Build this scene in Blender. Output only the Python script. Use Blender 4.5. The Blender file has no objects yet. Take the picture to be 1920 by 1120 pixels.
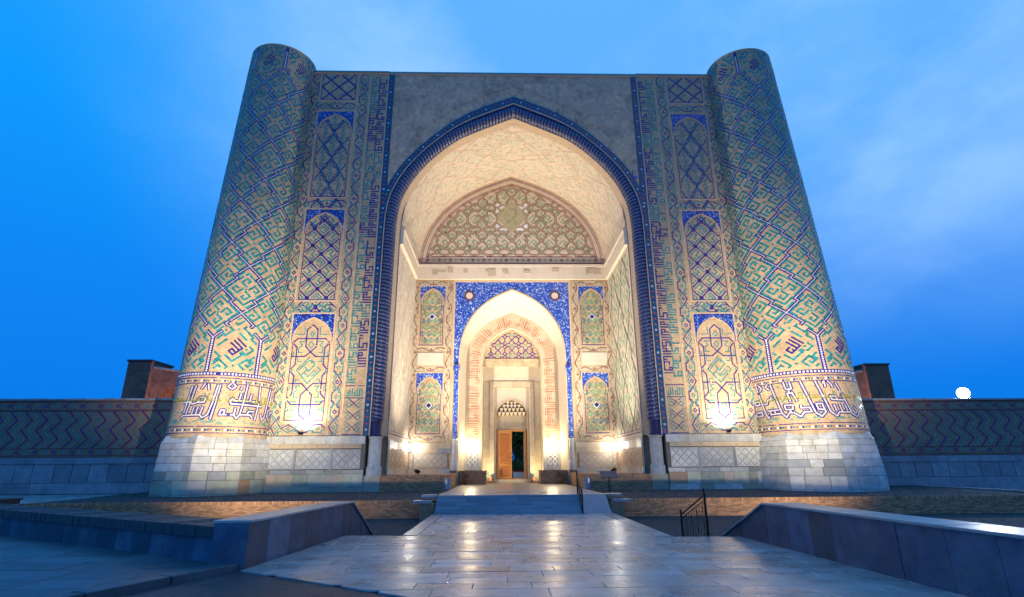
import bpy, bmesh, math, random
from math import sin, cos, pi, radians, sqrt, atan2, hypot, floor
from mathutils import Vector, Matrix

rnd = random.Random(7)
SC = bpy.context.scene
COL = SC.collection

# ------------------------------------------------------------------ camera
def make_camera():
    yaw, pitch, roll = radians(1.36), radians(17.5), radians(-0.4)
    fw = Vector((sin(yaw)*cos(pitch), cos(yaw)*cos(pitch), sin(pitch)))
    r = Vector((cos(yaw), -sin(yaw), 0)); u = r.cross(fw)
    r2 = r*cos(roll) + u*sin(roll); u2 = -r*sin(roll) + u*cos(roll)
    m = Matrix((r2, u2, -fw)).transposed().to_4x4()
    m.translation = Vector((-1.08, 0, 2.05))
    cd = bpy.data.cameras.new('camera'); co = bpy.data.objects.new('camera', cd)
    COL.objects.link(co); co.matrix_world = m
    cd.sensor_width = 36; cd.lens = 36*1005/1920; cd.clip_start = 0.05; cd.clip_end = 2000
    SC.camera = co
make_camera()

# ------------------------------------------------------------------ sky, dusk
SKY_STRENGTH = 1.0
def make_world():
    w = bpy.data.worlds.new('World'); SC.world = w; w.use_nodes = True
    nt = w.node_tree; N = nt.nodes; L = nt.links; N.clear()
    out = N.new('ShaderNodeOutputWorld'); bg = N.new('ShaderNodeBackground')
    tc = N.new('ShaderNodeTexCoord')
    sky = N.new('ShaderNodeTexSky'); sky.sky_type = 'NISHITA'; sky.sun_disc = False
    sky.sun_elevation = radians(-3.0); sky.sun_rotation = radians(160)
    sep = N.new('ShaderNodeSeparateXYZ'); L.new(tc.outputs['Generated'], sep.inputs[0])
    ramp = N.new('ShaderNodeValToRGB'); e = ramp.color_ramp.elements
    e[0].position = 0.0; e[0].color = (0.003, 0.185, 0.80, 1)
    e[1].position = 0.9; e[1].color = (0.03, 0.40, 1.0, 1)
    m = ramp.color_ramp.elements.new(0.3); m.color = (0.003, 0.245, 0.92, 1)
    m = ramp.color_ramp.elements.new(0.5); m.color = (0.004, 0.325, 0.99, 1)
    L.new(sep.outputs['Z'], ramp.inputs[0])
    # thin high cloud veil: stretched soft noise, denser around one direction
    mp = N.new('ShaderNodeMapping'); mp.inputs['Scale'].default_value = (1.2, 0.8, 1.9); mp.inputs['Rotation'].default_value = (0.0, 0.55, 0.2)
    mp.inputs['Location'].default_value = (0.35, 0.2, 0.1)
    L.new(tc.outputs['Generated'], mp.inputs[0])
    no = N.new('ShaderNodeTexNoise'); no.inputs['Scale'].default_value = 1.5; no.inputs['Detail'].default_value = 7; no.inputs['Roughness'].default_value = 0.55
    L.new(mp.outputs[0], no.inputs[0])
    dt = N.new('ShaderNodeVectorMath'); dt.operation = 'DOT_PRODUCT'
    d = Vector((0.28, 0.68, 0.58)).normalized(); dt.inputs[1].default_value = d
    L.new(tc.outputs['Generated'], dt.inputs[0])
    mr = N.new('ShaderNodeMapRange'); mr.inputs['From Min'].default_value = 0.56; mr.inputs['From Max'].default_value = 1.0
    mr.interpolation_type = 'SMOOTHSTEP'
    L.new(dt.outputs['Value'], mr.inputs[0])
    cl = N.new('ShaderNodeMapRange'); cl.inputs['From Min'].default_value = 0.36; cl.inputs['From Max'].default_value = 0.66; cl.interpolation_type = 'SMOOTHSTEP'
    L.new(no.outputs[0], cl.inputs[0])
    a = N.new('ShaderNodeMath'); a.operation = 'MULTIPLY_ADD'; a.inputs[1].default_value = 0.70; a.inputs[2].default_value = 0.28
    L.new(cl.outputs[0], a.inputs[0])
    b = N.new('ShaderNodeMath'); b.operation = 'MULTIPLY'; L.new(a.outputs[0], b.inputs[0]); L.new(mr.outputs[0], b.inputs[1])
    lowz = N.new('ShaderNodeMapRange'); lowz.inputs['From Min'].default_value = 0.10; lowz.inputs['From Max'].default_value = 0.42; lowz.interpolation_type = 'SMOOTHSTEP'
    L.new(sep.outputs['Z'], lowz.inputs[0])
    b0 = b; b = N.new('ShaderNodeMath'); b.operation = 'MULTIPLY'; L.new(b0.outputs[0], b.inputs[0]); L.new(lowz.outputs[0], b.inputs[1])
    mix = N.new('ShaderNodeMixRGB'); mix.inputs[2].default_value = (0.40, 0.70, 1.10, 1)
    L.new(b.outputs[0], mix.inputs[0]); L.new(ramp.outputs[0], mix.inputs[1])
    add = N.new('ShaderNodeMixRGB'); add.blend_type = 'ADD'; add.inputs[0].default_value = 0.03
    L.new(mix.outputs[0], add.inputs[1]); L.new(sky.outputs[0], add.inputs[2])
    L.new(add.outputs[0], bg.inputs[0]); bg.inputs[1].default_value = SKY_STRENGTH
    L.new(bg.outputs[0], out.inputs[0])
make_world()

# the last of the daylight: a broad, faint afterglow from behind the viewer
sd = bpy.data.lights.new('sun', 'SUN'); so = bpy.data.objects.new('sun', sd); COL.objects.link(so)
sd.energy = 0.13; sd.angle = radians(40); sd.color = (1.0, 0.72, 0.52)
so.rotation_euler = Vector((-0.35, 1.0, -0.38)).to_track_quat('-Z', 'Y').to_euler()

SC.view_settings.view_transform = 'Standard'; SC.view_settings.look = 'None'
SC.view_settings.exposure = 0.0; SC.view_settings.gamma = 1.0
SC.cycles.max_bounces = 6; SC.cycles.diffuse_bounces = 3; SC.cycles.glossy_bounces = 3
SC.cycles.sample_clamp_indirect = 4.0
SC.cycles.use_denoising = True

# ------------------------------------------------------------------ materials
MATS = {}
def mat(name, col, rough=0.6, var=0.0, scale=6.0, bump=0.0, bscale=40.0, obj_var=0.0, island=0.0,
        metal=0.0, emit=None, col2=None, spec=0.5, stain=None, stain_scale=0.7, stain_amt=0.5, rough_var=0.0, coord='Object'):
    if name in MATS: return MATS[name]
    m = bpy.data.materials.new(name); m.use_nodes = True; MATS[name] = m
    nt = m.node_tree; N = nt.nodes; L = nt.links
    bs = N['Principled BSDF']; bs.inputs['Roughness'].default_value = rough; bs.inputs['Metallic'].default_value = metal
    bs.inputs['Specular IOR Level'].default_value = spec
    tc = N.new('ShaderNodeTexCoord'); geo = N.new('ShaderNodeNewGeometry')
    vec = geo.outputs['Position'] if coord == 'World' else tc.outputs['Object']
    rgb = N.new('ShaderNodeRGB'); rgb.outputs[0].default_value = (*col, 1); cur = rgb.outputs[0]
    if col2 is not None:
        no = N.new('ShaderNodeTexNoise'); no.inputs['Scale'].default_value = scale; no.inputs['Detail'].default_value = 5; no.inputs['Roughness'].default_value = 0.6
        L.new(vec, no.inputs[0])
        mr = N.new('ShaderNodeMapRange'); mr.inputs[1].default_value = 0.35; mr.inputs[2].default_value = 0.65; L.new(no.outputs[0], mr.inputs[0])
        mx = N.new('ShaderNodeMixRGB'); mx.inputs[2].default_value = (*col2, 1); L.new(mr.outputs[0], mx.inputs[0]); L.new(cur, mx.inputs[1]); cur = mx.outputs[0]
    if stain is not None:
        no = N.new('ShaderNodeTexNoise'); no.inputs['Scale'].default_value = stain_scale; no.inputs['Detail'].default_value = 7; no.inputs['Roughness'].default_value = 0.68
        L.new(vec, no.inputs[0])
        mr = N.new('ShaderNodeMapRange'); mr.inputs[1].default_value = 0.5; mr.inputs[2].default_value = 0.72; mr.inputs[4].default_value = stain_amt; L.new(no.outputs[0], mr.inputs[0])
        mx = N.new('ShaderNodeMixRGB'); mx.inputs[2].default_value = (*stain, 1); L.new(mr.outputs[0], mx.inputs[0]); L.new(cur, mx.inputs[1]); cur = mx.outputs[0]
    def bright(src, amt):
        nonlocal cur
        mr = N.new('ShaderNodeMapRange'); mr.inputs[3].default_value = 1-amt; mr.inputs[4].default_value = 1+amt
        L.new(src, mr.inputs[0])
        mx = N.new('ShaderNodeVectorMath'); mx.operation = 'SCALE'; L.new(cur, mx.inputs[0]); L.new(mr.outputs[0], mx.inputs['Scale']); cur = mx.outputs[0]
    if var:
        no = N.new('ShaderNodeTexNoise'); no.inputs['Scale'].default_value = scale*1.7; no.inputs['Detail'].default_value = 6
        L.new(vec, no.inputs[0])
        mr0 = N.new('ShaderNodeMapRange'); mr0.inputs[1].default_value = 0.25; mr0.inputs[2].default_value = 0.75; L.new(no.outputs[0], mr0.inputs[0])
        bright(mr0.outputs[0], var)
    if obj_var:
        oi = N.new('ShaderNodeObjectInfo'); bright(oi.outputs['Random'], obj_var)
    if island: bright(geo.outputs['Random Per Island'], island)
    L.new(cur, bs.inputs['Base Color'])
    if rough_var:
        no = N.new('ShaderNodeTexNoise'); no.inputs['Scale'].default_value = 1.3; no.inputs['Detail'].default_value = 5; L.new(vec, no.inputs[0])
        mr = N.new('ShaderNodeMapRange'); mr.inputs[1].default_value = 0.3; mr.inputs[2].default_value = 0.7
        mr.inputs[3].default_value = rough-rough_var; mr.inputs[4].default_value = rough+rough_var; L.new(no.outputs[0], mr.inputs[0]); L.new(mr.outputs[0], bs.inputs['Roughness'])
    if bump:
        no = N.new('ShaderNodeTexNoise'); no.inputs['Scale'].default_value = bscale; no.inputs['Detail'].default_value = 4
        L.new(vec, no.inputs[0])
        bp = N.new('ShaderNodeBump'); bp.inputs['Strength'].default_value = bump; bp.inputs['Distance'].default_value = 0.03
        L.new(no.outputs[0], bp.inputs['Height']); L.new(bp.outputs[0], bs.inputs['Normal'])
    if emit is not None:
        bs.inputs['Emission Color'].default_value = (*emit[0], 1); bs.inputs['Emission Strength'].default_value = emit[1]
    return m

def brick_mat(name, c1, c2, mortar, bw, rh, ms=0.012, var=0.2, rough=0.85, axis='XZ', bump=0.6):
    """fine brickwork: bond too small to tell apart from here"""
    if name in MATS: return MATS[name]
    m = bpy.data.materials.new(name); m.use_nodes = True; MATS[name] = m
    nt = m.node_tree; N = nt.nodes; L = nt.links; bs = N['Principled BSDF']; bs.inputs['Roughness'].default_value = rough
    geo = N.new('ShaderNodeNewGeometry'); sep = N.new('ShaderNodeSeparateXYZ'); L.new(geo.outputs['Position'], sep.inputs[0])
    comb = N.new('ShaderNodeCombineXYZ')
    if axis == 'XZ':
        ad = N.new('ShaderNodeMath'); L.new(sep.outputs['X'], ad.inputs[0]); L.new(sep.outputs['Y'], ad.inputs[1]); L.new(ad.outputs[0], comb.inputs[0]); L.new(sep.outputs['Z'], comb.inputs[1])
    elif axis == 'YZ':
        L.new(sep.outputs['Y'], comb.inputs[0]); L.new(sep.outputs['Z'], comb.inputs[1])
    else:
        L.new(sep.outputs['X'], comb.inputs[0]); L.new(sep.outputs['Y'], comb.inputs[1])
    br = N.new('ShaderNodeTexBrick'); br.inputs['Scale'].default_value = 1; br.inputs['Brick Width'].default_value = bw; br.inputs['Row Height'].default_value = rh
    br.inputs['Mortar Size'].default_value = ms; br.inputs['Color1'].default_value = (*c1, 1); br.inputs['Color2'].default_value = (*c2, 1); br.inputs['Mortar'].default_value = (*mortar, 1)
    L.new(comb.outputs[0], br.inputs[0])
    no = N.new('ShaderNodeTexNoise'); no.inputs['Scale'].default_value = 0.9; no.inputs['Detail'].default_value = 7; no.inputs['Roughness'].default_value = 0.65; L.new(geo.outputs['Position'], no.inputs[0])
    mr = N.new('ShaderNodeMapRange'); mr.inputs[1].default_value = 0.3; mr.inputs[2].default_value = 0.7; mr.inputs[3].default_value = 1-var; mr.inputs[4].default_value = 1+var; L.new(no.outputs[0], mr.inputs[0])
    sc = N.new('ShaderNodeVectorMath'); sc.operation = 'SCALE'; L.new(br.outputs['Color'], sc.inputs[0]); L.new(mr.outputs[0], sc.inputs['Scale'])
    n2 = N.new('ShaderNodeTexNoise'); n2.inputs['Scale'].default_value = 3.7; n2.inputs['Detail'].default_value = 5; L.new(geo.outputs['Position'], n2.inputs[0])
    m2 = N.new('ShaderNodeMapRange'); m2.inputs[1].default_value = 0.3; m2.inputs[2].default_value = 0.7; m2.inputs[3].default_value = 1-var*.7; m2.inputs[4].default_value = 1+var*.7; L.new(n2.outputs[0], m2.inputs[0])
    s2 = N.new('ShaderNodeVectorMath'); s2.operation = 'SCALE'; L.new(sc.outputs[0], s2.inputs[0]); L.new(m2.outputs[0], s2.inputs['Scale'])
    L.new(s2.outputs[0], bs.inputs['Base Color'])
    bp = N.new('ShaderNodeBump'); bp.inputs['Strength'].default_value = bump; bp.inputs['Distance'].default_value = 0.01; bp.invert = True
    L.new(br.outputs['Fac'], bp.inputs['Height']); L.new(bp.outputs[0], bs.inputs['Normal'])
    return m

def mosaic_mat(name, base, c2, c3, scale, rough=0.3):
    """tiny cut-tile mosaic"""
    if name in MATS: return MATS[name]
    m = bpy.data.materials.new(name); m.use_nodes = True; MATS[name] = m
    nt = m.node_tree; N = nt.nodes; L = nt.links; bs = N['Principled BSDF']; bs.inputs['Roughness'].default_value = rough
    geo = N.new('ShaderNodeNewGeometry')
    vo = N.new('ShaderNodeTexVoronoi'); vo.inputs['Scale'].default_value = scale; L.new(geo.outputs['Position'], vo.inputs[0])
    sp = N.new('ShaderNodeSeparateColor'); L.new(vo.outputs['Color'], sp.inputs[0])
    rp = N.new('ShaderNodeValToRGB'); rp.color_ramp.interpolation = 'CONSTANT'; e = rp.color_ramp.elements
    e[0].position = 0; e[0].color = (*base, 1); e[1].position = 0.60; e[1].color = (*c2, 1)
    k = rp.color_ramp.elements.new(0.87); k.color = (*c3, 1)
    L.new(sp.outputs[0], rp.inputs[0]); L.new(rp.outputs[0], bs.inputs['Base Color'])
    return m

BUFF = (0.52, 0.37, 0.215)
brick_mat('buff_brick', (0.56, 0.40, 0.235), (0.47, 0.33, 0.19), (0.40, 0.295, 0.185), 0.29, 0.115, 0.014, var=0.22, rough=0.8)
mat('buff_edge', (0.54, 0.40, 0.26), 0.8, var=0.15, scale=3, coord='World')
mat('turquoise_glaze', (0.022, 0.235, 0.245), 0.3, var=0.25, scale=3, island=0.3, coord='World')
mat('green_glaze', (0.10, 0.36, 0.21), 0.4, var=0.2, scale=3, island=0.3, coord='World')
mat('cobalt_glaze', (0.025, 0.018, 0.19), 0.3, var=0.25, scale=3, island=0.3, coord='World')
mat('white_glaze', (0.72, 0.72, 0.74), 0.35, var=0.08, island=0.1, coord='World')
mat('cream_glaze', (0.52, 0.50, 0.47), 0.4, island=0.1, coord='World')
mat('olive_glaze', (0.20, 0.22, 0.02), 0.4, island=0.2, coord='World')
mat('rust_brick', (0.34, 0.13, 0.07), 0.7, island=0.25, coord='World')
mat('plum_brick', (0.11, 0.035, 0.06), 0.6, island=0.25, coord='World')
mat('red_tile', (0.45, 0.05, 0.02), 0.4)
mosaic_mat('blue_mosaic', (0.006, 0.022, 0.26), (0.01, 0.07, 0.42), (0.30, 0.42, 0.62), 17.0)
mosaic_mat('navy_mosaic', (0.006, 0.014, 0.10), (0.008, 0.03, 0.16), (0.05, 0.09, 0.22), 17.0, 0.45)
mosaic_mat('blue_mosaic_pale', (0.012, 0.045, 0.36), (0.06, 0.16, 0.5), (0.46, 0.52, 0.66), 13.0, 0.4)
mosaic_mat('teal_strip', (0.004, 0.05, 0.13), (0.004, 0.10, 0.16), (0.01, 0.03, 0.22), 12)
mat('rope_light', (0.09, 0.11, 0.20), 0.34, var=0.3, scale=5, island=0.2, coord='World')
mat('rope_dark', (0.008, 0.011, 0.07), 0.38, var=0.3, scale=5, coord='World')
mat('plaster_patch', (0.50, 0.37, 0.26), 0.9, var=0.2, coord='World')
mat('plaster', (0.64, 0.45, 0.28), 0.9, var=0.25, scale=1.6, bump=0.6, bscale=5, col2=(0.44, 0.34, 0.26), stain=(0.25, 0.18, 0.14), stain_scale=0.45, stain_amt=0.85, coord='World')
mat('white_plaster', (0.62, 0.54, 0.43), 0.8, var=0.05, scale=1.5, bump=0.15, bscale=10, stain=(0.55, 0.42, 0.28), stain_scale=0.4, stain_amt=0.35, coord='World')
mat('marble', (0.52, 0.53, 0.49), 0.42, var=0.16, scale=1.7, obj_var=0.17, bump=0.15, bscale=12, col2=(0.42, 0.44, 0.43), stain=(0.34, 0.30, 0.19), stain_scale=1.3, stain_amt=0.65, coord='World')
mat('marble_green', (0.33, 0.37, 0.25), 0.5, var=0.2, scale=1.6, obj_var=0.30, bump=0.1, bscale=14, col2=(0.32, 0.34, 0.29), stain=(0.42, 0.26, 0.13), stain_scale=0.8, stain_amt=0.6, coord='World')
mat('marble_dark', (0.24, 0.27, 0.28), 0.4, var=0.15, scale=1.6, obj_var=0.25, coord='World')
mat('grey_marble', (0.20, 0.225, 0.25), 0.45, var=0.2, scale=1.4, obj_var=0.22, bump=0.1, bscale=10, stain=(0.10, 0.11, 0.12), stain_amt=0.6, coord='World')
mat('stone_ochre', (0.42, 0.27, 0.15), 0.6, var=0.2, obj_var=0.2, coord='World')
mat('stone_warm', (0.52, 0.43, 0.30), 0.6, var=0.12, scale=1.5, obj_var=0.12, bump=0.1, bscale=10, stain=(0.38, 0.27, 0.15), stain_amt=0.5, coord='World')
mat('joint', (0.16, 0.14, 0.11), 0.9, coord='World')
mat('slab', (0.36, 0.36, 0.37), 0.31, var=0.12, scale=1.1, obj_var=0.26, bump=0.10, bscale=3.0, col2=(0.28, 0.275, 0.275), rough_var=0.09, stain=(0.16, 0.155, 0.15), stain_scale=0.55, stain_amt=0.6, spec=0.6, coord='World')
mat('slab_grey', (0.07, 0.08, 0.095), 0.42, var=0.18, scale=1.2, obj_var=0.30, bump=0.08, bscale=6, rough_var=0.1, coord='World')
mat('slab_joint', (0.03, 0.03, 0.034), 0.9)
mat('step_stone', (0.24, 0.27, 0.30), 0.4, var=0.15, obj_var=0.18, bump=0.06, bscale=8, coord='World')
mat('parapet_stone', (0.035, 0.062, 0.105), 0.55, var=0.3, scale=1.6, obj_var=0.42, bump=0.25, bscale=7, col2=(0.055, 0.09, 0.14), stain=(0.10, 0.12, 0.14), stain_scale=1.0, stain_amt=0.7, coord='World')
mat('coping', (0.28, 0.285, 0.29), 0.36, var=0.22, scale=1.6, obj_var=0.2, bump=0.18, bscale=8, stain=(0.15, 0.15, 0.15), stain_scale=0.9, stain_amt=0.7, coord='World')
mat('dark_stone', (0.045, 0.048, 0.055), 0.6, var=0.25, obj_var=0.25, bump=0.15, bscale=9, coord='World')
mat('gravel_stone', (0.05, 0.052, 0.058), 0.85, island=0.6)
mat('gravel_bed', (0.045, 0.046, 0.052), 0.9, var=0.45, scale=14, bump=1.0, bscale=30, coord='World')
mat('wall_brick', (0.40, 0.215, 0.11), 0.85, var=0.12, scale=4, island=0.38, coord='World')
mat('mortar', (0.20, 0.165, 0.125), 0.95, coord='World')
brick_mat('fine_brick', (0.36, 0.20, 0.10), (0.30, 0.16, 0.085), (0.20, 0.16, 0.12), 0.27, 0.07)
brick_mat('ruin_brick', (0.32, 0.13, 0.08), (0.25, 0.10, 0.06), (0.17, 0.12, 0.09), 0.3, 0.09, var=0.3)
brick_mat('cobble', (0.048, 0.052, 0.06), (0.038, 0.04, 0.048), (0.014, 0.014, 0.017), 0.24, 0.12, 0.012, var=0.4, rough=0.6, axis='XY')
brick_mat('zigzag_brick', (0.31, 0.18, 0.10), (0.26, 0.15, 0.085), (0.20, 0.13, 0.085), 0.27, 0.07, var=0.16)
mat('iron', (0.012, 0.012, 0.014), 0.4, metal=0.6)
mat('steel', (0.35, 0.40, 0.46), 0.35, metal=0.7)
mat('wood', (0.36, 0.125, 0.022), 0.45, var=0.25, scale=5, bump=0.15, bscale=30)
mat('wood_light', (0.50, 0.22, 0.045), 0.45, var=0.2, scale=5)
mat('terracotta', (0.17, 0.065, 0.035), 0.7, var=0.2)
mat('leaf', (0.04, 0.10, 0.022), 0.6, island=0.6)
mat('bark', (0.09, 0.06, 0.04), 0.9, var=0.3, bump=0.5)
mat('white_cloth', (0.7, 0.7, 0.72), 0.8)
mat('red_cloth', (0.5, 0.02, 0.02), 0.8)
mat('sign_face', (0.02, 0.05, 0.10), 0.25, var=0.3, scale=12)
mat('teal_sheet', (0.05, 0.30, 0.36), 0.35, metal=0.3)
mat('lens_cool', (0.9, 0.9, 0.9), 0.3, emit=((1.0, 0.96, 0.88), 30))
mat('lens_warm', (0.9, 0.9, 0.9), 0.3, emit=((1.0, 0.80, 0.48), 25))
mat('lens_white', (0.9, 0.9, 0.9), 0.3, emit=((0.95, 0.98, 1.0), 40))
mat('vault_brick', (0.62, 0.50, 0.40), 0.8, var=0.1, scale=2.0, bump=0.35, bscale=18, coord='World')
mat('black', (0.006, 0.006, 0.007), 0.8)

# ------------------------------------------------------------------ builders
class B:
    """collects faces, becomes ONE mesh object"""
    def __init__(s): s.v = []; s.f = []; s.m = []; s.mn = []; s.sm = False
    def mi(s, name):
        if name not in s.mn: s.mn.append(name)
        return s.mn.index(name)
    def poly(s, pts, m):
        n = len(s.v); s.v.extend([tuple(p) for p in pts]); s.f.append(tuple(range(n, n+len(pts)))); s.m.append(s.mi(m))
    def grid(s, rows, m, close=False):
        """rows: list of equally long point rows; shared vertices"""
        n = len(s.v); w = len(rows[0])
        for r in rows: s.v.extend([tuple(p) for p in r])
        k = s.mi(m)
        for i in range(len(rows)-1):
            for j in range(w if close else w-1):
                j2 = (j+1) % w
                s.f.append((n+i*w+j, n+i*w+j2, n+(i+1)*w+j2, n+(i+1)*w+j)); s.m.append(k if not callable(m) else 0)
    def box(s, x0, x1, y0, y1, z0, z1, m, bev=0.0):
        x0, x1 = min(x0, x1), max(x0, x1)
        if not bev:
            p = [(x, y, z) for z in (z0, z1) for y in (y0, y1) for x in (x0, x1)]
            n = len(s.v); s.v.extend(p); k = s.mi(m)
            for f in ((0,2,3,1),(4,5,7,6),(0,1,5,4),(1,3,7,5),(3,2,6,7),(2,0,4,6)):
                s.f.append(tuple(n+i for i in f)); s.m.append(k)
        else:
            b = bev; s.prism([(x0, y0), (x1, y0), (x1, y1), (x0, y1)], z0, z1, m, b)
    def prism(s, poly, z0, z1, m, bev=0.0):
        """vertical prism from a ccw polygon, top edge chamfered"""
        n = len(poly)
        def inset(d):
            cx = sum(p[0] for p in poly)/n; cy = sum(p[1] for p in poly)/n
            r = []
            for x, y in poly:
                l = hypot(x-cx, y-cy) or 1; r.append((x-(x-cx)/l*d*1.3, y-(y-cy)/l*d*1.3))
            return r
        rings = [[(x, y, z0) for x, y in poly], [(x, y, z1-bev) for x, y in poly]]
        if bev: rings.append([(x, y, z1) for x, y in inset(bev)])
        s.grid(rings, m, close=True)
        s.poly(rings[-1], m); s.poly(rings[0][::-1], m)
    def hexa(s, p, m):
        """box from 8 corners: bottom 4 (ccw), top 4"""
        n = len(s.v); s.v.extend([tuple(q) for q in p]); k = s.mi(m)
        for f in ((3,2,1,0),(4,5,6,7),(0,1,5,4),(1,2,6,5),(2,3,7,6),(3,0,4,7)):
            s.f.append(tuple(n+i for i in f)); s.m.append(k)
    def tube(s, pts, r, m, seg=8, cap=True):
        pts = [Vector(p) for p in pts]; rr = r if isinstance(r, (list, tuple)) else [r]*len(pts)
        rows = []; prev = None
        for i, p in enumerate(pts):
            d = (pts[min(i+1, len(pts)-1)] - pts[max(i-1, 0)]).normalized()
            a = prev if prev is not None else (Vector((0, 0, 1)) if abs(d.z) < 0.9 else Vector((1, 0, 0)))
            a = (a - d*a.dot(d)).normalized(); prev = a; b = d.cross(a)
            rows.append([p + (a*cos(2*pi*k/seg) + b*sin(2*pi*k/seg))*rr[i] for k in range(seg)])
        s.grid(rows, m, close=True)
        if cap: s.poly(rows[0][::-1], m); s.poly(rows[-1], m)
    def lathe(s, prof, c, m, seg=16):
        rows = [[(c[0]+r*cos(2*pi*k/seg), c[1]+r*sin(2*pi*k/seg), c[2]+z) for k in range(seg)] for r, z in prof]
        s.grid(rows, m, close=True); s.poly(rows[0][::-1], m); s.poly(rows[-1], m)
    def build(s, name, parent=None, smooth=False, kind=None, loc=None):
        if not s.f: return None
        me = bpy.data.meshes.new(name)
        if loc is not None: s.v = [(x-loc[0], y-loc[1], z-loc[2]) for x, y, z in s.v]
        me.from_pydata(s.v, [], s.f); me.polygons.foreach_set('material_index', s.m)
        for n in s.mn: me.materials.append(MATS[n])
        if smooth: me.polygons.foreach_set('use_smooth', [True]*len(s.f))
        me.update()
        o = bpy.data.objects.new(name, me); COL.objects.link(o)
        if loc is not None: o.location = loc
        if parent is not None:
            o.parent = parent
            pw = Vector((0, 0, 0)); q = parent
            while q is not None: pw += q.location; q = q.parent
            o.location = Vector(o.location) - pw
        if kind: o['kind'] = kind
        return o

def thing(name, label, cat, loc=(0, 0, 0), group=None):
    o = bpy.data.objects.new(name, None); COL.objects.link(o); o.location = loc
    o.empty_display_size = 0.2
    o['label'] = label; o['category'] = cat
    if group: o['group'] = group
    return o
def tag(o, label, cat, group=None):
    o['label'] = label; o['category'] = cat
    if group: o['group'] = group
    return o
def bx(name, parent, x0, x1, y0, y1, z0, z1, m, bev=0.0):
    b = B(); b.box(x0, x1, y0, y1, z0, z1, m, bev); return b.build(name, parent)

class Inlay:
    """glazed pieces set a little proud of a wall: one face with its edges per piece"""
    def __init__(s, M, h=0.012): s.M = M; s.h = h; s.b = B(); s.clip = None
    def quad(s, pts, m, lift=0.0):
        if rnd.random() < .014: return
        if s.clip:
            cu = sum(p[0] for p in pts)/len(pts); cv = sum(p[1] for p in pts)/len(pts)
            if not s.clip(cu, cv): return
        lift += rnd.random()*.0022
        top = [s.M(u, v, s.h+lift) for u, v in pts]; bot = [s.M(u, v, -0.004) for u, v in pts]
        n = len(s.b.v); k = s.b.mi(m); c = len(pts)
        s.b.v.extend(top); s.b.v.extend(bot)
        s.b.f.append(tuple(range(n, n+c))); s.b.m.append(k)
        for i in range(c):
            j = (i+1) % c; s.b.f.append((n+i, n+c+i, n+c+j, n+j)); s.b.m.append(k)
    def rect(s, u0, v0, u1, v1, m, lift=0.0): s.quad([(u0, v0), (u1, v0), (u1, v1), (u0, v1)], m, lift)
    def stroke(s, pts, w, m, brick=0.14, gap=0.012, lift=0.0, closed=False):
        if closed: pts = list(pts)+[pts[0]]
        for (a, b) in zip(pts[:-1], pts[1:]):
            dx, dy = b[0]-a[0], b[1]-a[1]; l = hypot(dx, dy)
            if l < 1e-6: continue
            tx, ty = dx/l, dy/l; nx, ny = -ty*w/2, tx*w/2
            e = w*0.45
            l2 = l+e; n = max(1, round(l2/brick)); st = l2/n
            for i in range(n):
                t0 = -e/2+i*st+gap/2; t1 = -e/2+(i+1)*st-gap/2
                x0, y0 = a[0]+tx*t0, a[1]+ty*t0; x1, y1 = a[0]+tx*t1, a[1]+ty*t1
                s.quad([(x0-nx, y0-ny), (x1-nx, y1-ny), (x1+nx, y1+ny), (x0+nx, y0+ny)], m, lift)
    def diamond(s, u, v, r, m, lift=0.0): s.quad([(u-r, v), (u, v-r), (u+r, v), (u, v+r)], m, lift)
    def bitmap(s, rows, u0, v0, cu, cv, m, rot=0, gap=0.06):
        H = len(rows)
        for i, row in enumerate(rows):
            j = 0
            while j < len(row):
                if row[j] == '#':
                    a, c = j, H-1-i     # column, height
                    if rot == 0: x, y = a, c
                    elif rot == 1: x, y = c, len(row)-1-a     # reads downwards
                    else: x, y = H-1-c, a
                    g = gap
                    s.rect(u0+(x+g/2)*cu, v0+(y+g/2)*cv, u0+(x+1-g/2)*cu, v0+(y+1-g/2)*cv, m)
                j += 1
    def build(s, name, parent, kind='stuff'): return s.b.build(name, parent, kind=kind)

def frontmap(x0, z0, Y):
    return lambda u, v, d: (x0+u, Y-d, z0+v)

# ------------------------------------------------------------------ arches
def spline(pts, n=8):
    out = []
    P = [pts[0]]+list(pts)+[pts[-1]]
    for i in range(1, len(P)-2):
        p0, p1, p2, p3 = P[i-1], P[i], P[i+1], P[i+2]
        for k in range(n):
            t = k/n
            out.append(tuple(0.5*((2*p1[c])+(-p0[c]+p2[c])*t+(2*p0[c]-5*p1[c]+4*p2[c]-p3[c])*t*t+(-p0[c]+3*p1[c]-3*p2[c]+p3[c])*t**3) for c in (0, 1)))
    out.append(pts[-1]); return out
ARCH = [(1.0, 0.0), (0.992, 0.13), (0.955, 0.32), (0.86, 0.505), (0.70, 0.68), (0.48, 0.825), (0.24, 0.925), (0.0, 1.0)]
def half_arch(h, zs, za, n=4):
    return [(x*h, zs+t*(za-zs)) for x, t in spline(ARCH, n)]
def full_arch(h, zs, za, z0=None, n=4, jn=1):
    """points left foot -> apex -> right foot, (x,z)"""
    r = half_arch(h, zs, za, n)
    jl = [] if z0 is None else [(h, z0+(zs-z0)*i/jn) for i in range(jn)]
    right = jl+r
    return [(-x, z) for x, z in right]+[(x, z) for x, z in right[-2::-1]]
def in_arch(h, zs, za):
    r = half_arch(h, zs, za)
    def f(u, v):
        u = abs(u)
        if v <= zs: return u <= h
        if v >= za: return False
        for (x0, z0), (x1, z1) in zip(r[:-1], r[1:]):
            if z0 <= v <= z1: return u <= x0+(x1-x0)*(v-z0)/max(1e-6, z1-z0)
        return False
    return f
def lerp2(A, C, k): return [(a[0]*(1-k)+c[0]*k, a[1]*(1-k)+c[1]*k) for a, c in zip(A, C)]

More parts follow.
